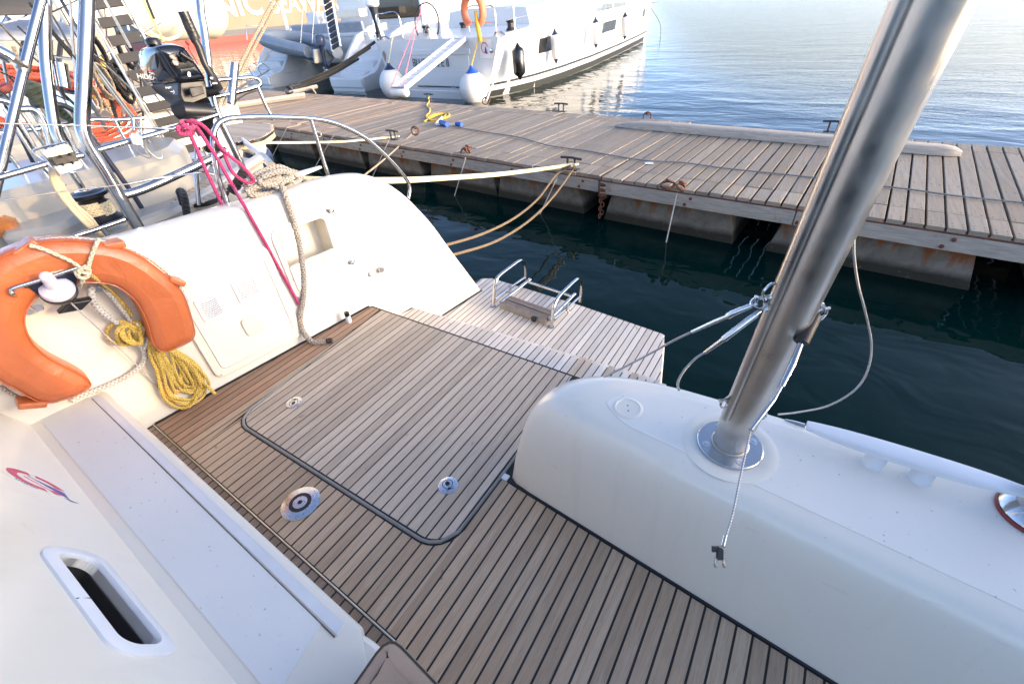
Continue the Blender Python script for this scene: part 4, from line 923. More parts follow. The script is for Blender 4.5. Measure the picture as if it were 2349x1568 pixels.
# ---------------------------------------------------------------- floating dock
DZ = -.30
def dock(name, label, o, ang, L, W, pitch, gap, mat, floats, seedv, ends=.42, endb=.38, miss=(), far=None):
    """o: right front corner; runs L to the left along ang"""
    random.seed(seedv)
    u = Vector((-math.cos(ang), math.sin(ang), 0)); v = Vector((math.sin(ang), math.cos(ang), 0))
    T = Matrix.Identity(4)
    for i in range(3): T[i][0], T[i][1], T[i][3] = -u[i], v[i], o[i]
    d = thing(name, (o[0], o[1], WZ), label, 'dock')
    n = int(L/pitch); nails = MB()
    for k in range(n):
        x1 = -k*pitch - gap/2; x0 = -(k+1)*pitch + gap/2
        for row, (y0, y1) in enumerate(((0, ends-.012), (ends, W-endb), (W-endb+.012, W))):
            if (k, row) in miss: continue
            j = random.uniform; m = MB(); e0, e1 = y0 + (j(-.012, .012) if row == 0 else 0), y1 + (j(-.015, .015) if row == 2 else 0)
            zt = j(-.004, .004); sk = j(-.003, .003)
            m.prism([(x0, e0), (x1, e0+sk), (x1, e1+sk), (x0, e1)], DZ-.045, DZ+zt, .004, T)
            mm = far if (far and x0 < -6.5) else mat
            m.build('deck_plank', mm, d)
            if x0 > -9:
                for yy in ((.05, .12) if row == 0 else (ends+.05, (ends+W-endb)/2-.4, (ends+W-endb)/2+.5, W-endb-.05) if row == 1 else (W-.12, W-.28)):
                    for xx in (x0+.03, x1-.03): nails.lathe([(.006, zt), (.006, zt+.0016), (0, zt+.002)], 6, T @ Matrix.Translation((xx, yy, DZ)))
    tag(nails.build('nail_heads', 'iron', d), kind='stuff')
    for y0, nm in ((-.02, 'stringer'), (W-.06, 'stringer'), (W/2, 'stringer')):
        x = 0
        while x > -L:
            l = min(4.1, L+x); m = MB(); m.box((0, 0, 0), (l-.01, .075, .17)); m.v = [tuple(T @ (Vector(q) + Vector((x-l/2, y0+.045, DZ-.135)))) for q in m.v]; m.build(nm, 'stringer', d, bevel=.008); x -= 4.1
    for fx, fw in floats:
        for fy0, fy1 in ((.10, 1.35), (W-1.35, W-.1)):
            m = MB(); b = .03
            m.loft([[T @ Vector((fx-fw*s+sg*0, yy, z)) for s, yy in ((0-t, fy0-t*.0), (1+t, fy0), (1+t, fy1), (0-t, fy1))] for z, t in ((-1.45, .06), (-.95, .05), (DZ-.20, -.02)) for sg in (0,)])
            m.build('concrete_float', 'float_concrete', d)
    for k in range(int(L/1.25)):
        for dz in (-.10, -.18):
            m = MB(); m.lathe([(.020, 0), (.020, .010), (.012, .014), (0, .014)], 10, T @ Matrix.Translation((-.25-k*1.25-.06*(dz < -.15), .0-.014, DZ+dz)) @ Matrix.Rotation(math.pi/2, 4, 'X')); m.build('bolt_head', 'rust_iron', d)
    m = MB(); m.box((0, 0, 0), (L, .012, .03)); m.v = [tuple(T @ (Vector(q) + Vector((-L/2, -.006, DZ-.055)))) for q in m.v]; m.build('edge_angle', 'rust_iron', d)
    return d, T
dr, TR = dock('floating_dock', 'nearer dock section of wide weathered grey planks on concrete floats', (4.1, 5.392, 0), .068, 6.49, 3.44, .158, .022, 'dock_wood', [(-.4, 1.5), (-2.5, 1.72), (-4.75, 1.62)], 3)
dl, TL = dock('floating_dock', 'farther dock section of narrow tan planks below the moored boats', (-2.40, 5.87, 0), .086, 17.6, 3.52, .185, .010, 'dock_wood', [(-.35, 1.5), (-2.0, 1.45), (-3.75, 1.5), (-5.5, 1.45), (-7.3, 1.5), (-9.2, 1.5)], 5, far='dock_wood_far')
# kerb rail at the far end of the dock
m = MB(); a, b = P(505, 247, z=-.2), P(838, 197, z=-.12); m.tube([P(430, 262, z=-.2), a, P(700, 218, z=-.18)], .07, 4); m.build('kerb_rail', 'driftwood', dl)
m = MB(); m.tube([P(664, 213, z=-.12), P(728, 198, z=-.05)], .05, 4); m.tube([P(716, 202, z=-.05), P(724, 214, z=-.3)], .03, 4); m.build('kerb_rail', 'driftwood', dl)
m = MB(); m.tube(cr([P(654, 205, z=-.1), P(664, 199, z=-.05), P(672, 210, z=-.1), P(660, 215, z=-.12)], 3, True), .03, 6, closed=True); m.build('lashing', 'rope_black', dl)
def hcleat(p, ang, par, s=1.0):
    d = Vector((math.cos(ang), math.sin(ang), 0)); p = Vector(p); m = MB()
    m.tube([p - d*.17*s + Vector((0, 0, .15*s)), p + Vector((0, 0, .16*s)), p + d*.17*s + Vector((0, 0, .15*s))], .017*s, 8)
    for k in (-.06, .06): m.tube([p + d*k*s, p + d*k*s + Vector((0, 0, .155*s))], .017*s, 8)
    m.box(p + Vector((0, 0, .006)), (.24*s, .10*s, .012), axes=(d, (-d.y, d.x, 0), (0, 0, 1))); return m.build('dock_cleat', 'iron', par)
for (x, y), par in (((1310, 388), dl), ((903, 320), dl), ((1287, 256), dl), ((985, 231), dl), ((1908, 303), dr)):
    hcleat(P(x, y, z=DZ), -.08, par)
def ring(p, par, r=.075, n=(0, -1, .4), thick=.014):
    p = Vector(p); m = MB(); n = Vector(n).normalized(); a = n.orthogonal().normalized(); b = n.cross(a)
    m.tube([p + (a*math.cos(t)+b*math.sin(t))*r for t in np.linspace(0, 6.283, 19)[:-1]], thick, 7, closed=True)
    m.tube(cr([p + Vector((-.03, .06, .02)), p + Vector((-.02, .0, .06)), p + Vector((.03, .0, .05)), p + Vector((.04, .07, .02))], 4), .013, 6)
    return m.build('mooring_ring', 'rust_iron', par)
ring(P(1068, 352, Y=6.20), dl, .085, (.3, -1, .1)); ring(P(1072, 342, Y=6.22), dl, .05, (1, .2, .3)); ring(P(1532, 424, z=DZ+.02), dr, .085, (0, -.2, 1)); ring(P(1562, 428, z=DZ+.02), dr, .05, (.4, -.2, 1)); ring(P(1115, 231, z=DZ+.03), dl, .10, (.2, -.6, .6)); ring(P(952, 300, Y=6.42), dl, .07, (.3, -1, .1)); ring(P(1485, 267, z=DZ+.04), dr, .075, (.2, -1, .3))
m = MB(); m.box((0, 0, 0), (.10, .5, .012)); 
for k in range(3):
    m = MB(); m.lathe([(.05, -.05), (.05, .05)], 12, frame(Vector((-2.33, 5.86, -.40-.07*k)), (0, 1, 0), z=(1, 0, 0))); m.build('hinge_knuckle', 'rust_iron', dl)
for k in range(7):
    m = MB(); c = Vector((-2.36 + .03*(k % 2), 5.85, -.52-.055*k)); m.tube([c + Vector((.022*math.cos(t)*(1 if k % 2 else .3), .022*math.cos(t)*(.3 if k % 2 else 1), .036*math.sin(t))) for t in np.linspace(0, 6.28, 11)[:-1]], .008, 5, closed=True); m.build('chain_link', 'rust_iron', dl)
# loose timber lying on the dock
A, B = P(1412, 282, z=DZ+.06), P(2208, 347, z=DZ+.06); ax = (B-A).normalized(); ay = Vector((-ax.y, ax.x, 0)); L = (B-A).length
bm_ = MB(); rings = []
for t, wd, h in ((0, .02, .02), (.03, .07, .06), (.09, .11, .10), (.2, .12, .115), (.5, .125, .118), (.8, .12, .112), (.96, .11, .10), (.985, .09, .085), (1.0, .05, .05)):
    c = A.lerp(B, t) + ay*.015*math.sin(t*7); c.z = DZ+.007
    rings.append([c - ay*wd, c + ay*wd, c + ay*wd*.94 + Vector((0, 0, h*.85)), c + ay*wd*.8 + Vector((0, 0, h)), c - ay*wd*.8 + Vector((0, 0, h)), c - ay*wd*.95 + Vector((0, 0, h*.85))])
bm_.loft(rings); tag(bm_.build('timber_baulk', 'driftwood', ang=50), 'long bleached timber baulk lying along the back of the dock', 'timber')
# cables
m = MB(); m.tube(cr([P(x, y, z=DZ+.018) for x, y in ((1040, 288), (1062, 294), (1120, 304), (1190, 315), (1260, 334), (1340, 345), (1400, 356), (1480, 368), (1560, 372), (1640, 383), (1720, 392), (1800, 400), (1900, 411), (2000, 424), (2100, 436), (2200, 450), (2400, 470))], 4), .010, 6)
pc1 = m.build('power_cable', 'cable_grey'); tag(pc1, 'long grey power cable lying across the dock planks', 'cable')
m = MB(); a, b = P(1047, 284.5, z=DZ+.035), P(1059, 286, z=DZ+.035); m.tube([a, b], .045, 12); m.build('plug', 'blue', pc1)
m = MB(); m.tube(cr([P(x, y, z=DZ+.02) for x, y in ((985, 222), (982, 228), (985, 232), (979, 242), (986, 250), (984, 260), (978, 266), (985, 275), (1010, 274), (1030, 266), (1026, 260), (1000, 262), (982, 270), (990, 276), (1016, 270), (1022, 262), (1002, 264), (985, 272), (973, 279))], 4), .018, 7)
yc = m.build('yellow_power_cable', 'cable_yellow'); tag(yc, 'bright yellow shore power cable in a loose loop on the dock', 'cable')
m = MB(); m.tube([P(1011, 281, z=DZ+.05), P(1026, 286, z=DZ+.05)], [.06, .05], 12); m.build('plug', 'blue', yc)
m = MB(); m.tube(cr([P(1014, 268, z=DZ+.05), P(1008, 275, z=DZ+.04), P(1000, 284, z=DZ+.03), P(1012, 285, z=DZ+.03)], 4), .02, 6); m.build('strap', 'white_plastic', yc)
m = MB(); a = P(1489, 374, z=DZ+.01); m.box(a, (.12, .09, .004), R=Matrix.Rotation(.4, 4, 'Z')); tag(m.build('paper_scrap', 'white_plastic'), 'small white scrap of paper on the dock planks', 'paper')
# mooring lines
def line(nm, lab, pts, r, mat, sag=None, n=10):
    m = MB(); m.tube(cr(pts, 6), r, 8); return tag(m.build(nm, mat), lab, 'rope')
CL = P(1310, 380, z=DZ+.12); CL2 = P(1318, 378, z=DZ+.13)
line('mooring_line', 'upper cream mooring line from our stern cleat to the dock cleat', [xp(690, 405, -.02), P(720, 410, X=-2.75), P(885, 411, D=3.6), P(1000, 407, D=4.2), P(1160, 396, D=5.2), P(1316, 377, D=6.35), CL2], .0155, 'rope_cream')
line('mooring_line', 'lower cream mooring line beside it from our stern to the dock cleat', [P(700, 416, X=-2.72), P(885, 417, D=3.6), P(1000, 412, D=4.2), P(1160, 400, D=5.2), P(1302, 381, D=6.35), CL], .0155, 'rope_cream')
line('crossed_line', 'upper brown mooring rope sagging from the dock cleat to our stern', [CL, P(1277, 400, D=6.3), P(1235, 455, D=5.9), P(1180, 500, D=5.4), P(1110, 535, D=4.9), P(1030, 560, D=4.4), P(960, 575, D=4.0)], .014, 'rope_brown')
line('crossed_line', 'lower brown mooring rope sagging from the dock cleat to our stern', [CL2, P(1310, 395, D=6.3), P(1270, 450, D=5.9), P(1215, 505, D=5.4), P(1140, 552, D=4.9), P(1055, 580, D=4.4), P(970, 600, D=4.0)], .014, 'rope_brown')
line('spring_line', 'pale mooring line from the neighbouring yacht to the farther dock cleat', [P(560, 327, D=6.0), P(700, 327, D=7.0), P(800, 324, D=7.9), P(905, 314, D=8.75), P(915, 314, D=8.75)], .018, 'rope_cream')
line('lazy_line', 'tan line slanting down from the dock ring into the water', [P(950, 303, D=9.0), P(905, 345, D=8.0), P(870, 375, D=7.2), P(800, 430, D=6.0)], .014, 'rope_tan')
for (x0, y0, x1, y1, lab) in ((667, 275, 667, 350, 'thin white line hanging from the left end of the dock'), (764, 312, 768, 371, 'thin white line hanging between the left dock floats'), (894, 317, 887, 399, 'thin white line hanging below the farther dock cleat'), (1068, 362, 1060, 445, 'thin white line hanging from the chained dock ring'), (1556, 430, 1526, 565, 'thin white line hanging from the ring on the nearer dock section'), (1279, 405, 1274, 470, 'thin white line hanging under the cream mooring lines')):
    a = P(x0, y0, Y=5.78+(0 if x0 > 1400 else .086*(-2.4-P(x0, y0, z=DZ).x)*.9 - .08)); b = P(x1, y1, z=WZ-.05); b.y = min(b.y, a.y-.02)
    line('hanging_line', lab, [a, a.lerp(b, .5), b], .008, 'rope_white')
# ---------------------------------------------------------------- white sailing yacht beyond the dock
YC = -12.22
yt = thing('sailing_yacht', (YC, 24, WZ), 'large white sailing yacht moored beyond the dock, fenders hung along its sunlit side', 'yacht')
stn = [(14.2, 2.05, 2.74, .84), (15, 2.38, 2.80, .87), (16.5, 2.66, 2.96, .97), (18.8, 2.65, 2.95, 1.03), (22.2, 2.36, 2.68, 1.09), (27.5, 1.62, 1.96, 1.15), (33, .74, 1.02, 1.21), (36.4, .10, .30, 1.24), (36.9, .0, .05, 1.25)]
def section(Y, bw, bs, zs):
    half = []
    for z, t in ((-1.7, -.35), (-1.25, .55), (-1.0, .90), (-.90, 1.0)): half.append((bw*max(0, t), z))
    for t in np.linspace(.12, 1, 7): 
        half.append((bw + (bs-bw)*(t**.8), -.90 + (zs+.90)*t))
    return [Vector((YC+x, Y, z)) for x, z in half] + [Vector((YC-x, Y, z)) for x, z in half[::-1]]
hull = MB(); rings = [section(*s) for s in stn]
n = len(rings[0]); hull.loft(rings, caps=(True, True)); hull = hull.build('hull', 'gelcoat_far', yt, 50)
def sidept(Y, t, off=.012):        # point on the right-hand topside, t from waterline 0 to sheer 1
    for a, b in zip(stn, stn[1:]):
        if a[0] <= Y <= b[0]:
            f = (Y-a[0])/(b[0]-a[0]); bw, bs, zs = [a[i]*(1-f)+b[i]*f for i in (1, 2, 3)]
            return Vector((YC + bw + (bs-bw)*max(t, 0)**.8 + off, Y, -.90 + (zs+.90)*t))
def stripe(t0, t1, Y0, Y1, mat, nm, par, k=40, off=.014, k2=1):
    m = MB(); m.loft([[sidept(Y, t0+(t1-t0)*j/k2, off) for Y in np.linspace(Y0, Y1, k)] for j in range(k2+1)], ring_closed=False); return m.build(nm, mat, par)
stripe(.205, .245, 14.22, 36.3, 'letter_dark', 'boot_stripe', yt); stripe(.0, .115, 14.22, 35.5, 'antifoul_olive' if 'antifoul_olive' in MAT else 'antifoul', 'waterline_band', yt)
for Y0, Y1, t0, t1 in ((16.55, 17.75, .56, .80), (23.2, 25.6, .60, .80), (32.8, 33.7, .66, .86)):
    stripe(t0, t1, Y0, Y1, 'glass_dark', 'hull_window', yt, 6, .016, 2)
stripe(.985, 1.03, 14.6, 36.0, 'cast_white', 'toe_rail', yt, 40, .0)
# deck and coach roof
dk = MB(); dk.loft([[Vector((YC+s*q[2], q[0], q[3]-.01)) for s in (-1, 1)] for q in stn[3:]], ring_closed=False); dk.build('deck', 'gelcoat_far', yt)
co_ = MB(); co_.loft([[Vector((YC+x*bw, Y, z0+zz)) for x, zz in ((-1, 0), (-.92, h), (-.6, h*1.12), (.6, h*1.12), (.92, h), (1, 0))] for Y, bw, z0, h in ((17.6, 1.95, .95, .55), (20, 1.95, 1.0, .62), (24, 1.7, 1.05, .55), (28, 1.2, 1.1, .40), (31, .7, 1.15, .10))]); co_.build('coach_roof', 'gelcoat_far', yt)
for s in (1,):
    m = MB(); m.loft([[Vector((YC+1.99*1-.02*j, Y, 1.06+.30*j)) for Y in (24.2, 25.0, 26.0, 27.2)] for j in (0, 1)], ring_closed=False); m.build('saloon_window', 'glass_dark', yt)
# cockpit: floor, coamings, bench, pedestals and wheel
m = MB(); m.box((YC, 16.0, .10), (3.2, 3.4, .04)); m.build('cockpit_floor', 'neighbour_teak', yt)
for s in (-1, 1):
    m = MB(); m.prism(rrect(-.55, -1.75, .55, 1.75, .12), .0, .62, .05, Matrix.Translation((YC+s*2.05, 16.05, .22))); m.build('coaming', 'gelcoat_far', yt)
    m = MB(); m.prism(rrect(-.36, -1.1, .36, 1.1, .06), .0, .08, .03, Matrix.Translation((YC+s*1.62, 16.9, .72))); m.build('bench_cushion', 'cushion_grey', yt)
m = MB(); m.box((YC+.35, 17.75, .98), (2.2, .16, .55), R=Matrix.Rotation(-.25, 4, 'X')); m.build('backrest', 'cushion_grey', yt, bevel=.04)
# transom: lettering, folding door, steps, small marks
TY = 14.188
m = MB(); m.box((YC+.05, TY-.02, .46), (3.1, .05, .16)); m.build('transom_sill', 'gelcoat_far', yt, bevel=.015)
m = MB(); m.box((YC, TY+.012, -.05), (3.0, .03, 1.05)); m.build('transom_door', 'gelcoat_far', yt, bevel=.02)
for z in (.33, -.09): 
    m = MB(); m.box((YC+.1, TY-.006, z), (2.6, .012, .02)); m.build('door_crease', 'cast_white', yt)
m = MB(); m.box((YC+.2, TY-.006, -.60), (2.3, .02, .035)); m.build('door_gap', 'black_rubber', yt)
for x in (-.55, .75): 
    m = MB(); m.box((YC+x, TY-.02, -.60), (.22, .03, .05)); m.build('door_hinge', 'steel', yt)
m = MB(); m.prism(rrect(-1.9, -.30, 1.9, .0, .1), -.95, -.66, .03, Matrix.Translation((YC+.1, TY, 0))); m.build('bathing_step', 'gelcoat_far', yt)
Tt = Matrix.Translation((-12.40, TY-.032, .135)) @ Matrix.Rotation(math.pi/2, 4, 'X')
text('BLUESCAPE II', .36, Tt, 'name_lettering', 'letter_dark', yt, .004, 0, xs=.80)
text('NT 1256', .13, Matrix.Translation((-14.62, TY-.004, -.02)) @ Matrix.Rotation(math.pi/2, 4, 'X'), 'registration_lettering', 'letter_grey', yt, .002, xs=.8)
m = MB(); m.prism([(.07*math.cos(a)*(1+.3*math.sin(3*a)), .17*math.sin(a)) for a in np.linspace(0, 6.28, 20)[:-1]], 0, .006, T=Matrix.Translation((-14.62, TY, .36)) @ Matrix.Rotation(math.pi/2, 4, 'X')); m.build('emblem', 'cushion_tan', yt)
m = MB(); m.box((-9.98, TY-.004, .52), (.46, .008, .5)); ps = m.build('transom_sticker', 'ship_white', yt)
m = MB(); m.tube([Vector((-10.02+.12*math.cos(a), TY-.012, .55+.14*math.sin(a))) for a in np.linspace(.2, 5.2, 18)], .014, 5); m.build('sticker_ring', 'sign_pink', ps)
m = MB(); m.prism([(-.04, -.1), (.09, -.12), (.02, .1)], 0, .005, T=Matrix.Translation((-10.0, TY-.010, .50)) @ Matrix.Rotation(math.pi/2, 4, 'X')); m.build('sticker_sail', 'sign_blue', ps)
m = MB(); m.lathe([(.07, 0), (.07, .02), (.04, .03), (0, .03)], 16, frame(Vector((-9.76, TY-.0, .47)), (1, 0, 0), z=(0, -1, 0))); m.build('filler_cap', 'steel', yt)
for x in (-14.75, -9.72):
    m = MB(); m.tube([Vector((x, 14.35, .86)), Vector((x+.1, 14.3, .95)), Vector((x+.3, 14.3, .95)), Vector((x+.4, 14.35, .86))], .03, 8); m.build('stern_cleat', 'steel', yt)
# helm
ped = MB(); ped.loft([[Vector((-13.05+dx*w_, 15.75+dy*w_+ky, z)) for dx, dy in ((-1, -1), (1, -1), (1, 1), (-1, 1))] for z, w_, ky in ((.1, .18, 0), (.9, .14, -.02), (1.25, .12, .05))]); ped.build('helm_pedestal', 'gelcoat_far', yt, bevel=.03)
wc = Vector((-13.47, 15.5, 1.24)); wl_ = MB(); wl_.tube([wc + Vector((.58*math.cos(a), .08*math.sin(a), .61*math.sin(a))) for a in np.linspace(0, 6.283, 37)[:-1]], .027, 8, closed=True); wh = wl_.build('steering_wheel', 'black_rubber', yt)
for k in range(5):
    a = .4+k*1.2566; m = MB(); m.tube([wc, wc + Vector((.57*math.cos(a), .08*math.sin(a), .60*math.sin(a)))], .013, 6); m.build('spoke', 'steel', wh)
for x, y, z, mt in ((-14.0, 16.0, .95, 'black_rubber'), (-13.1, 17.2, .95, 'black_rubber'), (-9.95, 15.7, 1.0, 'black_rubber')):
    m = MB(); m.lathe([(.16, 0), (.15, .05), (.10, .1), (.10, .22), (.15, .27), (.12, .32), (0, .32)], 18, Matrix.Translation((x, y, z-.1))); m.build('winch', mt, yt)
# guard rails
def rail(pts, r, nm, par, mat='steel'): 
    m = MB(); m.tube(pts, r, 7); return m.build(nm, mat, par)
for Y in (15.2, 17.3, 19.6, 22, 24.8, 28, 31.5):
    q = sidept(Y, 1.0, -.06); rail([q, q + Vector((-.03, 0, .68))], .016, 'stanchion', yt)
for h in (.36, .66):
    rail([sidept(Y, 1.0, -.08) + Vector((-.02, 0, h)) for Y in np.linspace(14.8, 36.2, 16)], .007, 'lifeline_wire', yt, 'wire')
for s in (-1, 1):
    x = YC+s*2.55; rail(cr([Vector((x, 14.4, .85)), Vector((x, 14.35, 1.55)), Vector((x-s*.35, 14.3, 1.62)), Vector((x-s*1.0, 14.35, 1.6)), Vector((x-s*1.05, 14.4, .9))], 5), .02, 'stern_rail', yt)
    rail([Vector((x, 14.37, 1.2)), Vector((x-s*1.0, 14.37, 1.22))], .014, 'stern_rail', yt)
m = MB()
for t in range(7): m.tube([Vector((YC+2.42, 19.2+t*.7, 1.05)), Vector((YC+2.38, 19.55+t*.7, 1.65)), Vector((YC+2.42, 19.9+t*.7, 1.05))], .008, 4)
m.build('guard_netting', 'rope_white', yt)
rail(cr([Vector((YC+.1, 36.8, .9)), Vector((YC+.45, 38.2, -.1)), Vector((YC+.5, 38.6, WZ))], 5), .02, 'anchor_line', yt, 'rope_brown')
m = MB(); m.box((YC+.1, 37.0, 1.22), (.4, .7, .22)); m.build('anchor_roller', 'steel_dull', yt, bevel=.05)
# items hanging on the yacht: fenders
def fender(name, label, top, bot, r, body, tip, rope_to):
    f = thing(name, bot, label, 'fender', None); top, bot = Vector(top), Vector(bot); L = (top-bot).length; T = zframe(bot, top-bot)
    m = MB(); m.lathe([(r*.45, L*.10), (r*.85, L*.155), (r, L*.21), (r, L*.79), (r*.85, L*.845), (r*.45, L*.90)], 20, T, caps=False); m.build('body', body, f)
    for a, b in ((0, 1), (1, -1)):
        m = MB(); m.lathe([(r*.16, L*(a+b*.0)), (r*.22, L*(a+b*.03)), (r*.46, L*(a+b*.10)), (r*.86, L*(a+b*.156))][::b], 20, T); m.build('end_cap', tip, f)
    m = MB(); m.tube([top, Vector(rope_to)], .008, 5); m.build('lanyard', 'rope_white', f); return f
fx = -9.12
fender('cylinder_fender', 'glossy black cylinder fender on the sunlit side of the white yacht', (fx-.0, 14.75, .62), (fx+.03, 14.78, -.42), .20, 'fender_black', 'fender_black', sidept(14.75, 1.05))
fender('cylinder_fender', 'cream fender with navy tips hanging over the first hull window, right of the black fender', (fx+.05, 17.22, .84), (fx+.05, 17.36, -.24), .15, 'fender_white', 'navy', sidept(17.2, 1.3, -.06))
fender('cylinder_fender', 'middle of three cream fenders with navy tips on the white yacht', (fx+.02, 20.84, 1.0), (fx+.02, 21.05, -.08), .155, 'fender_white', 'navy', sidept(20.7, 1.3, -.06))
fender('cylinder_fender', 'farthest cream fender with navy tips, nearest the bow of the white yacht', (fx-.30, 25.0, 1.0), (fx-.28, 25.2, -.10), .16, 'fender_white', 'navy', sidept(24.8, 1.3, -.06))
def ball(label, c, r, cap, rope_to, capmat, bodymat='fender_white', sq=1.0, ropes='rope_cream'):
    f = thing('ball_fender', Vector(c)-Vector((0, 0, r)), label, 'fender'); T = Matrix.Translation(c); pr = []
    for a in np.linspace(-90, 62, 20): pr.append((r*math.cos(math.radians(a)), r*sq*math.sin(math.radians(a))))
    m = MB(); m.lathe(pr, 26, T); m.build('body', bodymat, f)
    z1 = pr[-1][1]; r1 = pr[-1][0]
    m = MB(); m.lathe([(r1*1.005, z1-.005), (r1*.72, z1+r*.10), (r1*.45, z1+r*.24), (r1*.30, z1+r*.34), (r1*.28, z1+r*.44), (0, z1+r*.45)], 20, T); m.build('cap', capmat, f)
    m = MB(); m.tube([Vector(c)+Vector((0, 0, z1+r*.42)), Vector(rope_to)], .018, 6); m.build('lanyard', ropes, f); return f
ball('plain white ball fender behind the white gangway at the left of the transom', (-14.05, 13.75, -.47), .46, .2, (-14.0, 14.2, 1.0), 'navy', sq=1.12)
ball('white ball fender with blue cap at the right corner of the transom', (-10.28, 13.72, -.55), .475, .2, (-10.2, 14.25, .95), 'blue', sq=1.08, ropes='cable_yellow')
# orange horseshoe on the stern rail
hs = MB(); hc = Vector((-10.35, 14.2, 1.42)); pts = [hc + Vector((.36*math.cos(a), .0, .42*math.sin(a)+.1)) for a in np.linspace(-.9, 4.04, 20)]
hs.tube(pts, [.13]*20, 12, flat=.8); tag(hs.build('horseshoe_lifebuoy', 'orange_soft'), 'small faded orange horseshoe lifebuoy on the rail of the white yacht', 'lifebuoy')
m = MB(); m.tube(cr([hc + Vector((.15, -.1, .1)), hc + Vector((.2, -.12, -.3)), hc + Vector((.25, -.1, -.7))], 4), [.05]*3+[.07]*6, 10); tag(m.build('safety_light', 'yellow'), 'yellow float light hanging below the faded orange lifebuoy', 'light')
# gangway, its lines, wheel at the foot
ga = thing('gangway', P(915, 207, z=DZ), 'white slatted gangway reaching from the yacht transom down to the dock', 'gangway')
g0, g1 = Vector((-10.95, 14.1, .80)), P(915, 203, z=DZ+.16); gx = (g1-g0).normalized(); gy = Vector((gx.y, -gx.x, 0)).normalized(); gz = gx.cross(gy); gz = gz if gz.z > 0 else -gz; L = (g1-g0).length
for k in range(12):
    m = MB(); m.box(g0 + gx*L*(k+.5)/12, (L/12-.03, .42, .03), axes=(gx, gy, gz)); m.build('slat', 'ship_white', ga)
for s in (-1, 1):
    m = MB(); m.box(g0 + gx*L/2 + gy*s*.235 + gz*.01, (L, .05, .12), axes=(gx, gy, gz)); m.build('side_rail', 'ship_white', ga)
    m = MB(); m.tube([g1 + gy*s*.22 + gz*.1, Vector((YC+1.0+s*.4, 15.0, 4.2))], .011, 5); m.build('lifting_line', 'line_pink', ga)
m = MB(); m.lathe([(.0, -.3), (.10, -.29), (.125, -.25), (.125, .25), (.10, .29), (0, .3)], 16, frame(g1 + gx*.02 - gz*.1, gx, z=gy)); m.build('roller', 'fender_white', ga)
m = MB(); m.box(g1 + gx*.02, (.06, .5, .10), axes=(gx, gy, gz)); m.build('end_plate', 'steel_dull', ga)
line('stern_line', 'pale stern line of the white yacht tied to the rusty dock ring', [sidept(14.5, 1.02), Vector((-8.75, 13.2, .35)), P(1116, 232, z=DZ+.06)], .024, 'rope_white')
# boom and outboard on the yacht's far rail
def outboard(name, label, T, s=1.0, cowl='engine_blue', leg='engine_blue'):
    o = thing(name, T.translation, label, 'outboard motor'); m = MB()
    m.loft([[T @ Vector((s*x*w_, s*(y*d_+yo), s*z)) for x, y in rrect(-1, -1, 1, 1, .55, 3)] for z, w_, d_, yo in ((.10, .11, .15, 0), (.14, .15, .21, 0), (.30, .16, .23, .01), (.40, .145, .21, .02), (.46, .10, .15, .02), (.475, .05, .08, .02))]); m.build('cowling', cowl, o)
    m = MB(); m.loft([[T @ Vector((s*x*w_, s*(y*d_+yo), s*z)) for x, y in rrect(-1, -1, 1, 1, .5, 2)] for z, w_, d_, yo in ((.10, .10, .14, 0), (-.05, .075, .10, .02), (-.3, .055, .085, .03), (-.5, .05, .09, .04))]); m.build('midsection', leg, o)
    m = MB(); m.loft([[T @ Vector((s*x*w_, s*(y*d_+yo), s*z)) for x, y in rrect(-1, -1, 1, 1, .5, 2)] for z, w_, d_, yo in ((-.5, .05, .11, .04), (-.52, .07, .16, .03), (-.56, .05, .12, .04), (-.70, .045, .14, .04), (-.84, .012, .07, .06))]); m.build('lower_unit', leg, o)
    for k in range(3):
        a = k*2.094; m = MB(); cpt = Vector((0, -.17, -.66)); m.loft([[T @ (s*(cpt + Vector((math.cos(a+t)*r_, .02*t, math.sin(a+t)*r_)))) for t in (-.3, .3)] for r_ in (.02, .08, .11)], ring_closed=False); m.build('propeller_blade', 'white_plastic', o)
    return o
outboard('outboard_motor', 'silver outboard motor clamped high on the left rail of the white yacht', frame(Vector((-15.15, 14.6, 1.72)), (1, .3, 0), z=(0, 0, 1)), 1.25, 'sky_lens', 'letter_dark')
m = MB(); m.tube([Vector((-15.1, 14.6, 1.6)), Vector((-14.8, 14.5, .9))], .06, 6); m.build('motor_bracket', 'ship_white', yt)

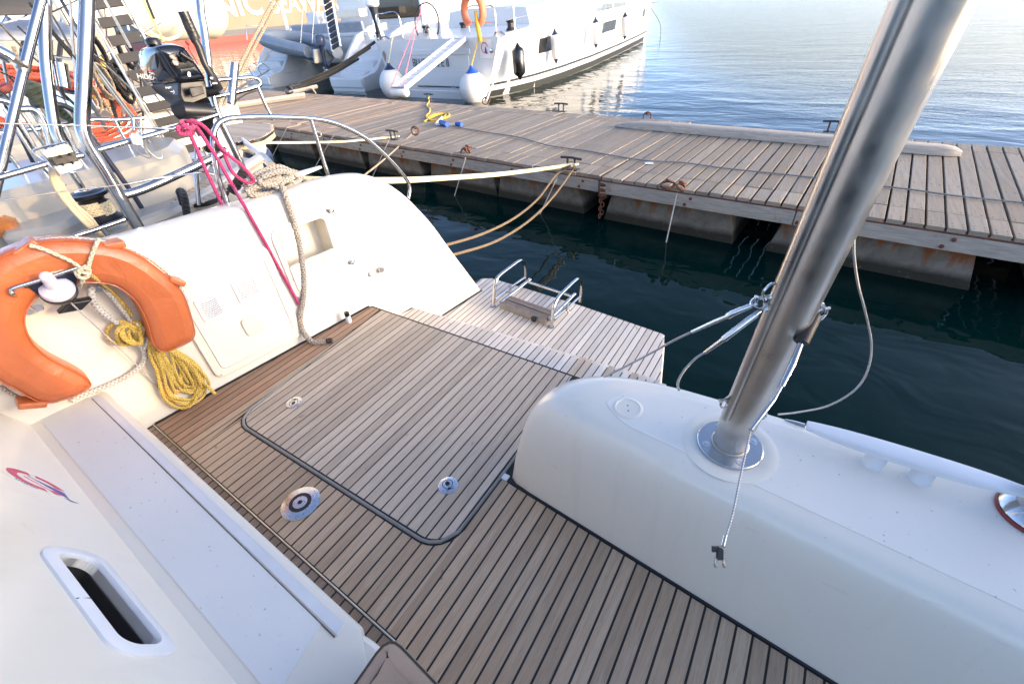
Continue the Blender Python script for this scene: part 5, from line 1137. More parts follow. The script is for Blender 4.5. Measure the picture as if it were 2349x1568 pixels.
# ---------------------------------------------------------------- charter catamaran
ct = thing('charter_catamaran', (-20.8, 18, WZ), 'white charter catamaran moored stern-to with a grey dinghy slung between its hulls', 'catamaran')
def cathull(x0, x1, nm):
    m = MB(); xc = (x0+x1)/2; hw = (x1-x0)/2; rings = []
    for Y, k, z0 in ((14.6, .92, -.42), (15.2, .98, -.30), (15.9, 1.0, .05), (16.6, 1.02, .55), (17.6, 1.05, 1.0), (19, 1.08, 1.15), (24, 1.08, 1.2), (29, .7, 1.3), (31, .1, 1.35)):
        rings.append([Vector((xc-hw*k*.55, Y, -1.5)), Vector((xc-hw*k*.95, Y, -.85)), Vector((xc-hw*k, Y, z0)), Vector((xc+hw*k, Y, z0)), Vector((xc+hw*k*.95, Y, -.85)), Vector((xc+hw*k*.55, Y, -1.5))])
    m.loft(rings); m.build(nm, 'gelcoat_far', ct, 30)
    for i, (Y, z) in enumerate(((14.95, -.36), (15.5, -.05), (16.1, .28), (16.7, .62))):
        m = MB(); m.box((xc, Y+.4, z-.02), (hw*1.35, .75, .30)); m.build('stern_step', 'gelcoat_far', ct, bevel=.03)
    for s in (-1, 1):
        m = MB(); m.loft([[Vector((xc+s*hw*.92+dx, Y, z)) for dx in (-.09, .09)] + [Vector((xc+s*hw*.92+dx, Y, -.4)) for dx in (.09, -.09)] for Y, z in ((15.3, -.3), (15.9, .35), (16.6, .95), (17.6, 1.25), (18.5, 1.3))]); m.build('bulwark', 'gelcoat_far', ct, bevel=.02)
    m = MB(); m.box((xc, 14.56, -.62), (hw*1.7, .10, .34)); m.build('stern_bumper', 'gelcoat_far', ct, bevel=.04)
cathull(-25.1, -22.8, 'hull'); cathull(-18.7, -16.4, 'hull')
m = MB(); m.box((-20.8, 20.5, .42), (5.2, 7, 1.15)); m.build('bridge_deck', 'gelcoat_far', ct, bevel=.06)
m = MB(); m.box((-21.0, 17.05, 1.12), (5.0, .14, .62), R=Matrix.Rotation(.15, 4, 'X')); m.build('seat_back', 'canvas_grey', ct, bevel=.05)
m = MB(); m.box((-21, 17.2, .95), (5.6, .5, .16)); m.build('transom_bench', 'gelcoat_far', ct, bevel=.04)
m = MB(); m.prism([(-23.3, 20), (-17.6, 20), (-17.6, 27), (-23.3, 27)], 1.1, 3.2, .2); m.build('saloon', 'gelcoat_far', ct)
m = MB(); m.box((-19.3, 19.99, 2.2), (3.2, .06, 1.6)); m.build('saloon_window', 'glass_dark', ct)
m = MB(); m.box((-21.3, 18.6, 1.72), (2.6, .5, .32)); m.build('cockpit_table', 'gelcoat_cream', ct, bevel=.06)
m = MB(); m.box((-23.6, 19.0, 1.45), (.9, 1.2, .9)); m.build('helm_station', 'gelcoat_far', ct, bevel=.08)
for x in (-24.2, -24.05, -18.0):
    rail([Vector((x, 17.2, 1.2)), Vector((x-.2, 17.4, 3.2))], .04, 'davit_post', ct)
rail([Vector((-24.3, 17.4, 2.75)), Vector((-21.5, 17.3, 2.85))], .04, 'davit_arm', ct); rail([Vector((-25.0, 15.4, 1.0)), Vector((-25.0, 15.6, 1.55)), Vector((-24.6, 16.2, 1.5)), Vector((-24.6, 16.4, 1.0))], .025, 'stern_rail', ct)
for dx in (0, .75):
    lr = MB(); lr.tube(cr([Vector((-24.35+dx, 14.65, -.40)), Vector((-24.35+dx, 14.6, -.02)), Vector((-24.25+dx, 14.9, .05)), Vector((-24.2+dx, 15.2, -.38))], 4), .02, 6); lr.build('ladder_hoop', 'steel', ct)
def pas(nm, label, top, bot, w_, slat, rl, k, cat='gangway'):
    g = thing(nm, bot, label, cat); top, bot = Vector(top), Vector(bot); x = (bot-top).normalized(); y = Vector((1, 0, 0)); y = (y - x*y.dot(x)).normalized(); z = x.cross(y); L = (bot-top).length
    for i in range(k): 
        m = MB(); m.box(top + x*L*(i+.5)/k, (L/k*.72, w_, .04), axes=(x, y, z)); m.build('slat', slat, g)
    for s in (-1, 1): 
        m = MB(); m.tube([top + y*s*w_*.55, bot + y*s*w_*.55], .045, 8); m.build('side_rail', rl, g)
    return g
pas('raised_gangway', 'raised grey slatted gangway hoisted upright at the stern of the charter catamaran', (-19.35, 16.2, 2.9), (-18.55, 15.3, .55), .50, 'shade_grey', 'cast_white', 12)
# dinghy slung across the stern
dg = thing('inflatable_dinghy', (-21.4, 15.7, .1), 'grey inflatable dinghy slung across the stern of the charter catamaran', 'dinghy')
m = MB(); m.tube(cr([Vector((-24.1, 15.55, 1.10)), Vector((-23.2, 15.2, .95)), Vector((-21.8, 15.1, .72)), Vector((-20.3, 15.15, .48))], 5), [.20]+[.27]*14+[.24], 14); m.build('near_tube', 'rib_grey', dg)
m = MB(); m.tube(cr([Vector((-24.1, 15.6, 1.12)), Vector((-23.0, 16.5, 1.0)), Vector((-21.4, 16.6, .78)), Vector((-18.95, 15.65, .38))], 5), [.20]+[.26]*14+[.24], 14); m.build('far_tube', 'rib_grey', dg)
m = MB(); m.tube(cr([Vector((-24.35, 15.40, 1.13)), Vector((-23.2, 14.94, .95)), Vector((-21.8, 14.84, .72)), Vector((-20.2, 14.90, .48))], 5), .022, 5); m.build('rubbing_strake', 'canvas_taupe', dg)
m = MB(); m.loft([[Vector((-23.6, 15.3, .70)), Vector((-23.6, 15.8, .45)), Vector((-23.6, 16.4, .78))], [Vector((-21.5, 15.2, .45)), Vector((-21.4, 15.8, .12)), Vector((-21.3, 16.5, .55))], [Vector((-19.9, 15.2, .20)), Vector((-19.8, 15.7, -.12)), Vector((-19.7, 16.2, .30))]], ring_closed=False); m.build('bottom', 'rib_grey', dg)
m = MB(); m.box((-19.85, 15.55, .30), (.10, 1.0, .55), R=Matrix.Rotation(.3, 4, 'Y')); m.build('transom', 'gelcoat_cream', dg, bevel=.04)
for x in (-21.0, -20.2):
    m = MB(); m.tube([Vector((x, 15.4, .75)), Vector((x-.6, 16.9, 2.8))], .018, 5); m.build('hoist_line', 'rope_white', dg)
outboard('outboard_motor', 'dark blue outboard motor on the transom of the slung grey dinghy', frame(Vector((-19.55, 15.35, .55)), (.8, .6, 0), z=(.12, 0, 1)), 1.15)
for k, (a, b, lab) in enumerate((((-17.0, 15.0, .2), P(664, 203, z=-.2), 'upper black mooring line crossing in front of the charter catamaran'), ((-16.6, 15.4, .55), P(668, 200, z=-.2), 'middle black mooring line crossing in front of the charter catamaran'), ((-15.1, 14.3, .80), P(672, 199, z=-.2), 'black mooring line from the white yacht rail down to the dock kerb'))):
    line('stern_line', lab, [Vector(a), (Vector(a)+b)/2 - Vector((0, 0, .12)), b], .05, 'rope_black')
line('stern_line', 'dark line from the left catamaran hull toward the neighbouring pushpit', [Vector((-23.0, 14.7, -.2)), P(560, 195, D=12), P(520, 225, D=9)], .03, 'rope_black')

m = MB(); m.box((-66, -30, .6), (8, 110, 3.2)); tag(m.build('quay', 'canvas_taupe', bevel=.1), 'pale harbour quay wall', kind='structure')
# ---------------------------------------------------------------- ferry in the background
sh = thing('ferry', (-97, 60, WZ), 'huge cream ferry hull with white lettering and red waterline across the harbour', 'ship')
def fpl(z0, z1, mat, nm, off=0, Y0=P(335, 90, X=-97).y, Y1=150):
    m = MB(); xs = lambda y: -97 - max(0, y-105)**2*.012
    ys = np.linspace(Y0, Y1, 24)
    f = [[Vector((xs(y)+off, y, z0)) for y in ys], [Vector((xs(y)+off, y, z1)) for y in ys], [Vector((xs(y)-16, y, z1)) for y in ys], [Vector((xs(y)-16, y, z0)) for y in ys]]
    m.loft([list(r) for r in zip(*f)]); return m.build(nm, mat, sh)
fpl(.85, 17, 'ship_cream', 'hull', 0); fpl(.0, .85, 'ship_dark', 'dark_band', .08); fpl(-2.5, .0, 'ship_red', 'boot_top', .12)
def ship_at(x, y): return P(x, y, X=-96.85)
a, b = ship_at(478, 38), ship_at(600, 28)
tp = lambda x, y: P(x, y, X=-96.9)
q0 = tp(520, 18); hgt = (tp(500, 40)-tp(497, -12)).length
Tn = Matrix.Identity(4); Yd = Vector((0, 1, 0)); Zd = Vector((0, 0, 1)); Xd = Yd.cross(Zd)
o_ = Vector((-96.9, tp(603, 20).y, tp(520, 14).z))
for i in range(3): Tn[i][0], Tn[i][1], Tn[i][2], Tn[i][3] = Yd[i], Zd[i], Xd[i], o_[i]
text('HELLENIC', hgt*1.42, Tn, 'ship_lettering', 'ship_white', sh, .05, .10, 'RIGHT', xs=1.12)
o2 = Vector((-96.9, tp(622, 20).y, tp(640, 10).z)); Tn2 = Tn.copy(); Tn2.translation = o2
text('SEAWAYS', hgt*1.28, Tn2, 'ship_lettering', 'ship_white', sh, .05, .06, 'LEFT', xs=.92)
for z in (8.5, 12.0):
    for k in range(18):
        m = MB(); m.box((-96.95, 40+k*5.0, z), (.12, 1.6, 1.1)); m.build('window', 'glass_dark', sh)
# ---------------------------------------------------------------- neighbouring yacht on the left
NX = -3.0
nb = thing('neighbouring_yacht', (-4.7, .5, WZ), 'white sailing yacht moored close beside us with stainless arch, helm and teak seats', 'yacht')
def np_(x, y, X=NX): return P(x, y, X=X)
def rl(pts, r, nm, X=NX, mat='steel', sm=True, par=None, n=14):
    q = [P(p[0], p[1], X=(p[2] if len(p) > 2 else X)) for p in pts]; m = MB(); m.tube(cr(q, 6) if sm and len(q) > 2 else q, r, n); return m.build(nm, mat, par or nb, 60)
GZ = .70
hs_ = [(-5, 2.05, .80), (-2, 2.1, .76), (0, 2.05, .73), (.7, 1.95, GZ+.01), (1.1, 1.85, GZ), (1.5, 1.65, .69), (1.9, 1.32, .68), (2.3, 1.0, .66)]
NXC = -5.15
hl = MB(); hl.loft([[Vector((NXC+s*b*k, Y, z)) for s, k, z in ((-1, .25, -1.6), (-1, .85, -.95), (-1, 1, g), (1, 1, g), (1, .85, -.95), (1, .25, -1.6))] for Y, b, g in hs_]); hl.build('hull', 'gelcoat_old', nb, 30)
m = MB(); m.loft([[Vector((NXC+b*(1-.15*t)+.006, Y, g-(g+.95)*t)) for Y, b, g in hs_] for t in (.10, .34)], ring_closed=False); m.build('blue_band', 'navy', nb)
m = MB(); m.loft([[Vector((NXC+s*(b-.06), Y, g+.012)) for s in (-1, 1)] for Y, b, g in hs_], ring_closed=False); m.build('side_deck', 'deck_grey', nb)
# gunwale
for s in (1, -1):
    m = MB(); m.tube([Vector((NXC+s*(b-.04), Y, g+.015)) for Y, b, g in hs_], .045, 8); m.build('gunwale', 'gelcoat_old', nb)
# cockpit coaming, well and seats
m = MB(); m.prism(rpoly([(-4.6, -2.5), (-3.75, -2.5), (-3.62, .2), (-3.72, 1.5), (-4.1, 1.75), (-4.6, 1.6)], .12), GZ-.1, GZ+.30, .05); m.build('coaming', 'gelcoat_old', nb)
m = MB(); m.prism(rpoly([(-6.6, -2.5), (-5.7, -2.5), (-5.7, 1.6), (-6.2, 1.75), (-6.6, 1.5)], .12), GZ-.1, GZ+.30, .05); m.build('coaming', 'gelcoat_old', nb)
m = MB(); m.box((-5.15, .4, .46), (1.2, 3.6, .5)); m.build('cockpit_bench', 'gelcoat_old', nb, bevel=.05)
def tpanel(poly, z, nm, k=.048, th=.012):
    xs = [p[0] for p in poly]; ys = [p[1] for p in poly]; g = MB(); g.prism(poly, z-.03, z, 0); g = g.build(nm, 'caulk', nb)
    y = min(ys)
    while y < max(ys):
        # clip strip by polygon bounds at its middle
        ym = y + k/2; cr_ = []
        for i in range(len(poly)):
            a, b = poly[i-1], poly[i]
            if (a[1]-ym)*(b[1]-ym) < 0: cr_.append(a[0] + (b[0]-a[0])*(ym-a[1])/(b[1]-a[1]))
        if len(cr_) >= 2:
            m = MB(); m.prism([(min(cr_)+.006, y), (max(cr_)-.006, y), (max(cr_)-.006, y+k-.005), (min(cr_)+.006, y+k-.005)], z-.004, z+.003); m.build('plank', 'teak_hatch', g)
        y += k
    return g
def zpoly(pts, z): return [(P(x, y, z=z).x, P(x, y, z=z).y) for x, y in pts]
tpanel(zpoly([(205, 347), (268, 333), (392, 370), (320, 397)], .74), .74, 'teak_seat')
tpanel(rpoly(zpoly([(395, 462), (500, 395), (530, 410), (520, 440), (480, 462), (405, 470)], .72), .05), .72, 'aft_deck_panel')
tpanel(zpoly([(207, 262), (265, 246), (318, 238), (330, 250), (268, 272), (215, 273)], .86), .86, 'teak_seat')
tpanel(rpoly(zpoly([(515, 288), (560, 280), (622, 284), (628, 298), (600, 318), (525, 330)], .60), .10), .60, 'stern_platform')
m = MB(); pl_ = rpoly(zpoly([(515, 288), (560, 280), (622, 284), (628, 298), (600, 318), (525, 330)], .60), .10); m.prism(pl_, .52, .569); m.build('platform_edge', 'hose_cream', nb)
def vol(pts, z0, z1, nm, mat, bev=.03, r=.05):
    m = MB(); m.prism(rpoly(zpoly(pts, z1), r), z0, z1, bev); return m.build(nm, mat, nb)
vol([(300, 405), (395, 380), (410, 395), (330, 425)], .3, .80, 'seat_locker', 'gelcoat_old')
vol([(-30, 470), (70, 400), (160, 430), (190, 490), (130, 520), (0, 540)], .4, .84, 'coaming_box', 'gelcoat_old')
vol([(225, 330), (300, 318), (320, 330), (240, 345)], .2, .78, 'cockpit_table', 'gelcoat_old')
m = MB(); c = P(15, 470, z=.86); m.prism(rpoly(zpoly([(-60, 430), (25, 415), (34, 470), (20, 500), (-60, 510)], .90), .08), .80, .90, .03); m.build('varnished_panel', 'varnish', nb)
for x, y in ((152, 455), (30, 345), (20, 372)):
    m = MB(); m.lathe([(.045, 0), (.045, .012), (.02, .016), (0, .016)], 14, Matrix.Translation(P(x, y, z=.85))); m.build('deck_cap', 'black_rubber', nb)
# foldaway cleats
for a, b in (((186, 472), (233, 462)), ((70, 548), (165, 520))):
    p, q = P(*a, z=.76), P(*b, z=.76); m = MB(); m.tube([p, p.lerp(q, .25), p.lerp(q, .75), q], [.006, .016, .016, .006], 8); m.tube([p.lerp(q, .4), p.lerp(q, .4) - Vector((0, 0, .05))], .012, 6); m.tube([p.lerp(q, .6), p.lerp(q, .6) - Vector((0, 0, .05))], .012, 6); m.build('deck_cleat', 'steel', nb)
# winch with turns of rope
wc_ = P(242, 508, X=-3.22); T = Matrix.Translation(wc_); m = MB(); m.lathe([(.085, 0), (.09, .02), (.062, .05), (.055, .11), (.06, .13), (.088, .145), (.092, .16), (.06, .172), (.03, .175), (.0, .172)], 28, T); wi = m.build('sheet_winch', 'black_plastic', nb)
m = MB(); m.tube([wc_ + Vector((.066*math.cos(a), .066*math.sin(a), .045+.011*a/6.283)) for a in np.linspace(0, 6.283*6, 90)], .0068, 6); m.build('winch_turns', 'rope_cream', wi)
m = MB(); m.lathe([(.088, .161), (.08, .166), (.078, .164)], 28, T, caps=False); m.lathe([(.05, .174), (.045, .178), (.025, .176)], 20, T, caps=False); m.build('winch_rim', 'steel', wi)
# hank of cream hose-like sheet
hk = MB(); random.seed(5)
for k in range(6):
    o = k*5; hk.tube(cr([P(125+o, 378, X=-3.16), P(116+o*.7, 395+o*.5, X=-3.13), P(124+o*.8, 425, X=-3.12), P(150+o*.8, 462+random.uniform(-4, 4), X=-3.11), P(185+o*.8, 500+random.uniform(-5, 5), X=-3.10), P(222+o*1.2, 535+o*.4, X=-3.10), P(262+o*2.0, 545-o*.6, X=-3.12), P(292+o*.6, 525-o*.5, X=-3.14), P(300-o*.4, 500, X=-3.15)], 5), .0085, 8)
tag(hk.build('sheet_hank', 'hose_cream'), 'bundle of cream rope hanging off the arch beside the black winch', 'rope')
# arch and pushpit
rl([(200, -420), (200, -200), (200, 0), (192, 200), (189, 275), (193, 308), (208, 342), (240, 392), (290, 478), (335, 552), (360, 600)], .030, 'arch_tube')
rl([(140, -180), (95, 0), (60, 140), (0, 395), (-40, 560)], .0185, 'arch_brace', -3.05)
rl([(-20, 412), (140, 367), (189, 356)], .0135, 'pushpit_rail'); rl([(210, 348), (303, 322), (400, 294), (500, 262)], .0135, 'pushpit_rail', -3.02); rl([(272, 451), (344, 428), (480, 366), (520, 345)], .023, 'pushpit_rail', -3.02); rl([(286, 503), (220, 526), (140, 550), (60, 572)], .0115, 'pushpit_rail'); rl([(233, 520), (262, 560)], .013, 'pushpit_leg')
rl([(102, 10), (104, 120), (112, 200), (128, 300), (150, 345)], .026, 'arch_tube', -3.5)
rl([(450, -260), (459, 0), (469, 76), (486, 209), (502, 268), (537, 342), (567, 408)], .023, 'arch_tube', -3.35)
rl([(496, 184), (543, 180), (583, 179), (596, 188), (590, 198), (541, 212), (490, 223)], .0165, 'pushpit_rail', -4.0); rl([(590, 197), (605, 232), (626, 275)], .0165, 'pushpit_leg', -4.0)
m = MB(); m.tube([P(539, 146, X=-4.0), P(530, 238, X=-4.0)], .031, 16, caps=False); m.tube([P(539, 146, X=-4.0), P(530, 238, X=-4.0)], .028, 16, caps=False); m.build('rod_holder', 'steel', nb)
m = MB(); m.tube([P(138, 144, X=-3.5), P(148, 200, X=-3.5)], .030, 14, caps=False); m.build('rod_holder', 'steel', nb)
rl([(-30, 105), (15, 128), (27, 136)], .026, 'brace_tube', -3.0); m = MB(); m.tube([P(27, 134, X=-3.0), P(60, 155, X=-3.03)], .015, 6, flat=.4); m.tube([P(57, 143, X=-3.05), P(53, 162, X=-3.05)], .0225, 14); m.build('brace_clamp', 'steel_dull', nb)
# bracket plate with black clip
pts = [(106, 343), (148, 329), (156, 332), (190, 378), (186, 385), (145, 399), (137, 397), (97, 350)]; q = [P(x, y, X=-2.98) for x, y in pts]; nrm = (q[2]-q[0]).cross(q[4]-q[0]).normalized()*.006
m = MB(); m.loft([q, [v+nrm for v in q]]); pl3 = m.build('bracket_plate', 'steel_dull', nb, bevel=.001)
m = MB(); m.tube(cr([P(x, y, X=-2.96) for x, y in ((137, 404), (92, 346), (94, 340), (150, 326), (156, 330), (172, 350))], 2), .004, 6); m.tube(cr([P(x, y, X=-2.95) for x, y in ((117, 384), (78, 352), (80, 344), (110, 334), (130, 331))], 2), .004, 6); m.build('wire_frame', 'steel', nb)
for dx in (0, 22):
    m = MB(); c = P(137+dx, 367-dx*.2, X=-2.955); m.box(c, (.02, .055, .04)); m.tube([c + Vector((.02+.018*math.cos(a), .0+.02*math.sin(a)*.3, .022*math.sin(a))) for a in np.linspace(.6, 5.6, 10)], .005, 5); m.build('rail_clip', 'black_plastic', nb, bevel=.004)
# block with wire loops
m = MB(); m.prism(rrect(-.024, -.028, .024, .028, .012, 3), 0, .014, .003, frame(P(312, 320, X=-2.985), (0, 1, -.25), z=(1, 0, .2))); bl_ = m.build('pulley_block', 'cast_white', nb)
m = MB()
for lp in ([(300, 310), (299, 302), (306, 299), (316, 303), (322, 312)], [(306, 330), (312, 345), (330, 358), (344, 362), (343, 352), (332, 340), (327, 330)], [(336, 320), (333, 330), (342, 348), (360, 362), (372, 361), (370, 346), (358, 330), (344, 318), (336, 320)]): m.tube(cr([P(x, y, X=-2.975) for x, y in lp], 4), .0032, 5)
m.build('wire_loop', 'steel_dull', bl_)
# steering wheels and guard hoops
def hoopring(pts, r, nm, X, mat='black_rubber'): return rl(pts, r, nm, X, mat)
hoopring([(190, 360), (150, 320), (128, 270), (122, 250), (128, 241), (145, 242), (170, 254), (205, 275)], .016, 'steering_wheel', -4.1)
hoopring([(-20, 225), (20, 235), (45, 250), (70, 250), (88, 262), (103, 290), (112, 320), (120, 345)], .018, 'helm_guard', -4.0, 'steel')
hoopring([(-20, 205), (10, 225), (30, 270), (60, 330), (80, 372)], .02, 'helm_guard', -4.1, 'black_rubber')
for a, b in (((45, 250), (110, 345)), ((70, 252), (150, 372)), ((20, 240), (85, 345)), ((0, 330), (75, 425)), ((10, 250), (130, 440)), ((205, 300), (290, 430)), ((215, 320), (330, 470)), ((150, 290), (200, 400)), ((262, 275), (300, 345)), ((305, 272), (308, 300)), ((322, 272), (326, 345))):
    rl([a, b], .011, 'guard_tube', -4.05, 'steel', False, n=8)
rl([(165, 395), (185, 425), (193, 440)], .016, 'guard_tube', -3.4); rl([(92, 375), (135, 420), (150, 428)], .012, 'guard_tube', -3.5)
rl([(0, 305), (60, 298), (140, 290), (210, 275), (265, 275), (330, 270)], .014, 'guard_tube', -4.2)
rl([(205, 310), (245, 365), (300, 440), (338, 500)], .018, 'strut', -3.7, 'navy_plastic')
# dark green folded cover on a wire
m = MB(); m.tube(cr([P(60, 185, X=-4.2), P(75, 205, X=-4.2), P(95, 225, X=-4.2), P(118, 240, X=-4.2), P(145, 262, X=-4.2), P(175, 285, X=-4.2)], 4), [.02, .03, .05, .06, .07, .06, .055, .07, .08, .07, .05, .05, .045, .04, .035, .03, .03, .025, .02, .02, .02][:21], 8); m.build('rolled_cover', 'rope_green', nb)
# black fender sock and rope over the gunwale
m = MB(); m.tube(cr([P(421, 468, X=-3.25), P(415, 448, X=-3.3), P(412, 440, X=-3.33), P(418, 440, X=-3.28), P(424, 460, X=-3.2), P(430, 500, X=-3.15)], 5), .022, 10); tag(m.build('black_fender_line', 'rope_black'), 'thick black rope hooked over the neighbouring gunwale', 'rope')
# passerelle folded up
pas_t, pas_b = P(205, -60, X=-4.6), P(470, 420, X=-4.35)
g = thing('folded_gangway', pas_b, 'dark grey slatted gangway folded up steeply on the neighbouring yacht behind the outboard', 'gangway')
x = (pas_b-pas_t).normalized(); L = (pas_b-pas_t).length; y = Vector((.35, .9, .25)); y = (y - x*y.dot(x)).normalized(); z = x.cross(y)
for k in range(13):
    m = MB(); m.box(pas_t + x*L*(k+.5)/13, (L/13*.55, .20, .03), axes=(x, y, z)); m.build('slat', 'shade_grey', g)
for s in (-1, 1):
    for h in (0, .10):
        m = MB(); m.tube([pas_t + y*s*.12 + z*h*-1, pas_b + y*s*.12 + z*h*-1], .013, 8); m.build('side_rail', 'steel_dull', g)
for k, (a, b, c) in enumerate((((240, 0), (300, 110), -4.2), ((98, 40), (205, 175), -4.4), ((160, 0), (175, 205), -4.5), ((110, 60), (175, 130), -4.5), ((180, 100), (330, 300), -4.2), ((40, 60), (210, 220), -4.6), ((0, 95), (120, 290), -4.3), ((0, 165), (180, 240), -4.7), ((225, 170), (345, 330), -4.1), ((212, 125), (320, 190), -4.6))):
    m = MB(); m.tube([P(*a, X=c), P(*b, X=c)], .0055 if k % 2 else .009, 6); m.build('rigging_wire', ('steel_dull', 'rope_black')[k % 2], nb)
# small outboard clamped on the arch
ob = thing('small_outboard', P(430, 290, X=-3.2), 'glossy black small outboard motor clamped to the neighbouring arch', 'outboard motor')
# frame: axis along image-facing side
def ob3(x, y, X): return P(286.7+.1902*x, .1902*y, X=X)
front = [(395, 600), (600, 570), (700, 590), (760, 680), (960, 940), (940, 965), (660, 985)]
# cowling as loft between the facing panel and the round left shoulder
def oring(pts, X): return [ob3(a, b, X) for a, b in pts]
f_ = [(400, 585), (540, 545), (690, 565), (750, 620), (860, 780), (960, 935), (900, 960), (670, 985), (590, 900), (480, 730)]
b_ = [(170, 640), (260, 560), (430, 530), (560, 555), (640, 640), (700, 800), (660, 900), (480, 1020), (300, 1030), (200, 860)]
cw = MB(); F0 = oring(f_, -3.02); B0 = oring(b_, -3.30); cen = sum(F0, Vector())/len(F0); cenb = sum(B0, Vector())/len(B0)
rings = [[cenb.lerp(v, .55) + Vector((-.05, 0, 0)) for v in B0], [cenb.lerp(v, .88) + Vector((-.03, 0, 0)) for v in B0], B0, [F0[i].lerp(B0[i], .5) + (F0[i].lerp(B0[i], .5)-cen.lerp(cenb, .5))*.10 for i in range(10)], [F0[i].lerp(B0[i], .12) + (F0[i]-cen)*.05 for i in range(10)], F0, [cen.lerp(v, .90) + Vector((.010, 0, .004)) for v in F0], [cen.lerp(v, .4) + Vector((.016, 0, .006)) for v in F0]]
def dens(r, k=4): return cr(r, k, True)
cw.loft([dens(r) for r in rings]); cw.build('cowling', 'dark_paint', ob, 60)
m = MB(); low = [(640, 985), (960, 955), (990, 1100), (995, 1180), (760, 1270), (690, 1250), (640, 1150)]; lowb = [(300, 1030), (480, 1020), (640, 1150), (690, 1270), (600, 1290), (480, 1200), (380, 1120)]
m.loft([oring(lowb, -3.28), [a.lerp(b, .6) + Vector((0, 0, 0)) for a, b in zip(oring(lowb, -3.28), oring(low, -3.06))], oring(low, -3.05), [sum(oring(low, -3.05), Vector())/7 + (v-sum(oring(low, -3.05), Vector())/7)*.85 + Vector((.012, 0, 0)) for v in oring(low, -3.05)]]); m.build('lower_cowl', 'black_plastic', ob, 30)
pnl = [(520, 680), (660, 645), (740, 680), (810, 790), (800, 830), (620, 850), (560, 770)]; v = [p + Vector((.020, 0, .006)) for p in dens(oring(pnl, -3.02))]; m = MB(); m.loft([[p - Vector((.012, 0, 0)) for p in v], v, [sum(v, Vector())/len(v) + (p-sum(v, Vector())/len(v))*.9 + Vector((.002, 0, 0)) for p in v]]); m.build('control_panel', 'black_plastic', ob)
def bar(a, b, r, nm, mat, X=-2.97, X2=None, n=10): 
    m = MB(); m.tube([ob3(*a, X), ob3(*b, X2 or X)], r, n); return m.build(nm, mat, ob)
bar((660, 640), (810, 735), .012, 'choke_lever', 'black_plastic', -2.965); bar((690, 700), (720, 720), .018, 'choke_boss', 'black_plastic', -2.985, -2.97)
kn_ = MB(); kn_.lathe([(.018, 0), (.018, .012), (.015, .016), (0, .016)], 18, zframe(ob3(600, 762, -2.995), Vector((1, -.1, .2)))); kn_.build('gear_knob', 'black_plastic', ob)
def otext(s, x, y, size, mat, X, rot, nm='lettering', xs=1):
    p = ob3(x, y, X); ux = (ob3(x+60, y, X)-p).normalized(); T = frame(p, ux, z=(1, -.15, .15)) @ Matrix.Rotation(rot, 4, 'Z'); return text(s, size, T, nm, mat, ob, .0006, xs=xs)
otext('N', 608, 760, .022, 'white_plastic', -2.975, 0); otext('HIDEA', 265, 930, .034, 'letter_grey', -3.185, -.12, xs=.9); otext('8', 775, 900, .034, 'white_plastic', -2.988, -.25)
otext('→', 580, 1110, .03, 'white_plastic', -3.09, -.2); otext('SHIFT', 525, 1060, .012, 'white_plastic', -3.10, 0)
for pl4, mt in (([(270, 850), (400, 860), (520, 930), (380, 880)], 'letter_red'), ([(280, 880), (400, 885), (500, 930), (360, 905)], 'letter_grey')):
    v = oring(pl4, -3.165); m = MB(); m.loft([v, [p + Vector((.003, -.002, .002)) for p in v]]); m.build('flash_stripe', mt, ob)
m = MB(); m.lathe([(.034, 0), (.036, .018), (.030, .028), (.022, .032), (0, .032)], 16, zframe(ob3(355, 545, -3.17), Vector((-.1, .1, 1)))); m.build('fuel_cap', 'black_plastic', ob)
m = MB(); m.tube([ob3(700, 140, -3.0), ob3(760, 300, -3.0), ob3(850, 480, -3.0)], [.023, .024, .025], 14); m.build('tiller_grip', 'black_rubber', ob)
for k in range(6):
    t = .1+.14*k; c = ob3(700+150*t, 140+340*t, -3.0); d = (ob3(850, 480, -3)-ob3(700, 140, -3)).normalized(); m = MB(); m.tube([c - d*.012, c + d*.012], .0262, 14); m.build('grip_rib', 'black_plastic', ob)
m = MB(); m.tube([ob3(840, 480, -3.0), ob3(890, 560, -3.0), ob3(960, 760, -3.0), ob3(1060, 930, -3.0), ob3(1130, 1080, -3.02)], [.022, .020, .018, .022, .028], 10, flat=.7); m.build('tiller_arm', 'black_plastic', ob)
m = MB(); m.tube([ob3(1130, 1080, -3.02), ob3(1010, 1110, -3.06), ob3(900, 1120, -3.1)], .026, 10); m.build('tiller_pivot', 'black_plastic', ob)
m = MB(); m.lathe([(.008, 0), (.010, .012), (.006, .022)], 10, zframe(ob3(770, 545, -2.98), Vector((.2, -.3, 1)))); m.build('stop_switch', 'red', ob); m = MB(); m.tube(cr([ob3(760, 560, -2.98), ob3(775, 610, -2.98), ob3(830, 690, -2.98), ob3(880, 780, -2.98)], 4), .003, 5); m.build('stop_cord', 'red', ob)
for a, b in (((1020, 945), (1050, 940)), ((1050, 1010), (1100, 1005))): bar(a, b, .010, 'tiller_plate', 'steel', -2.985)
q = [ob3(760, 1060, -2.998), ob3(920, 1035, -2.998), ob3(950, 1130, -2.998), ob3(800, 1180, -2.998)]; m = MB(); m.loft([q, [v + Vector((.012, 0, 0)) for v in q]]); m.build('starter_cover', 'black_rubber', ob, bevel=.004)
m = MB(); m.tube([ob3(820, 1250, -3.12), ob3(880, 1360, -3.15), ob3(930, 1480, -3.18), ob3(1000, 1640, -3.2), ob3(1060, 1800, -3.22)], [.09, .085, .06, .05, .05], 12); m.build('midsection', 'black_plastic', ob)
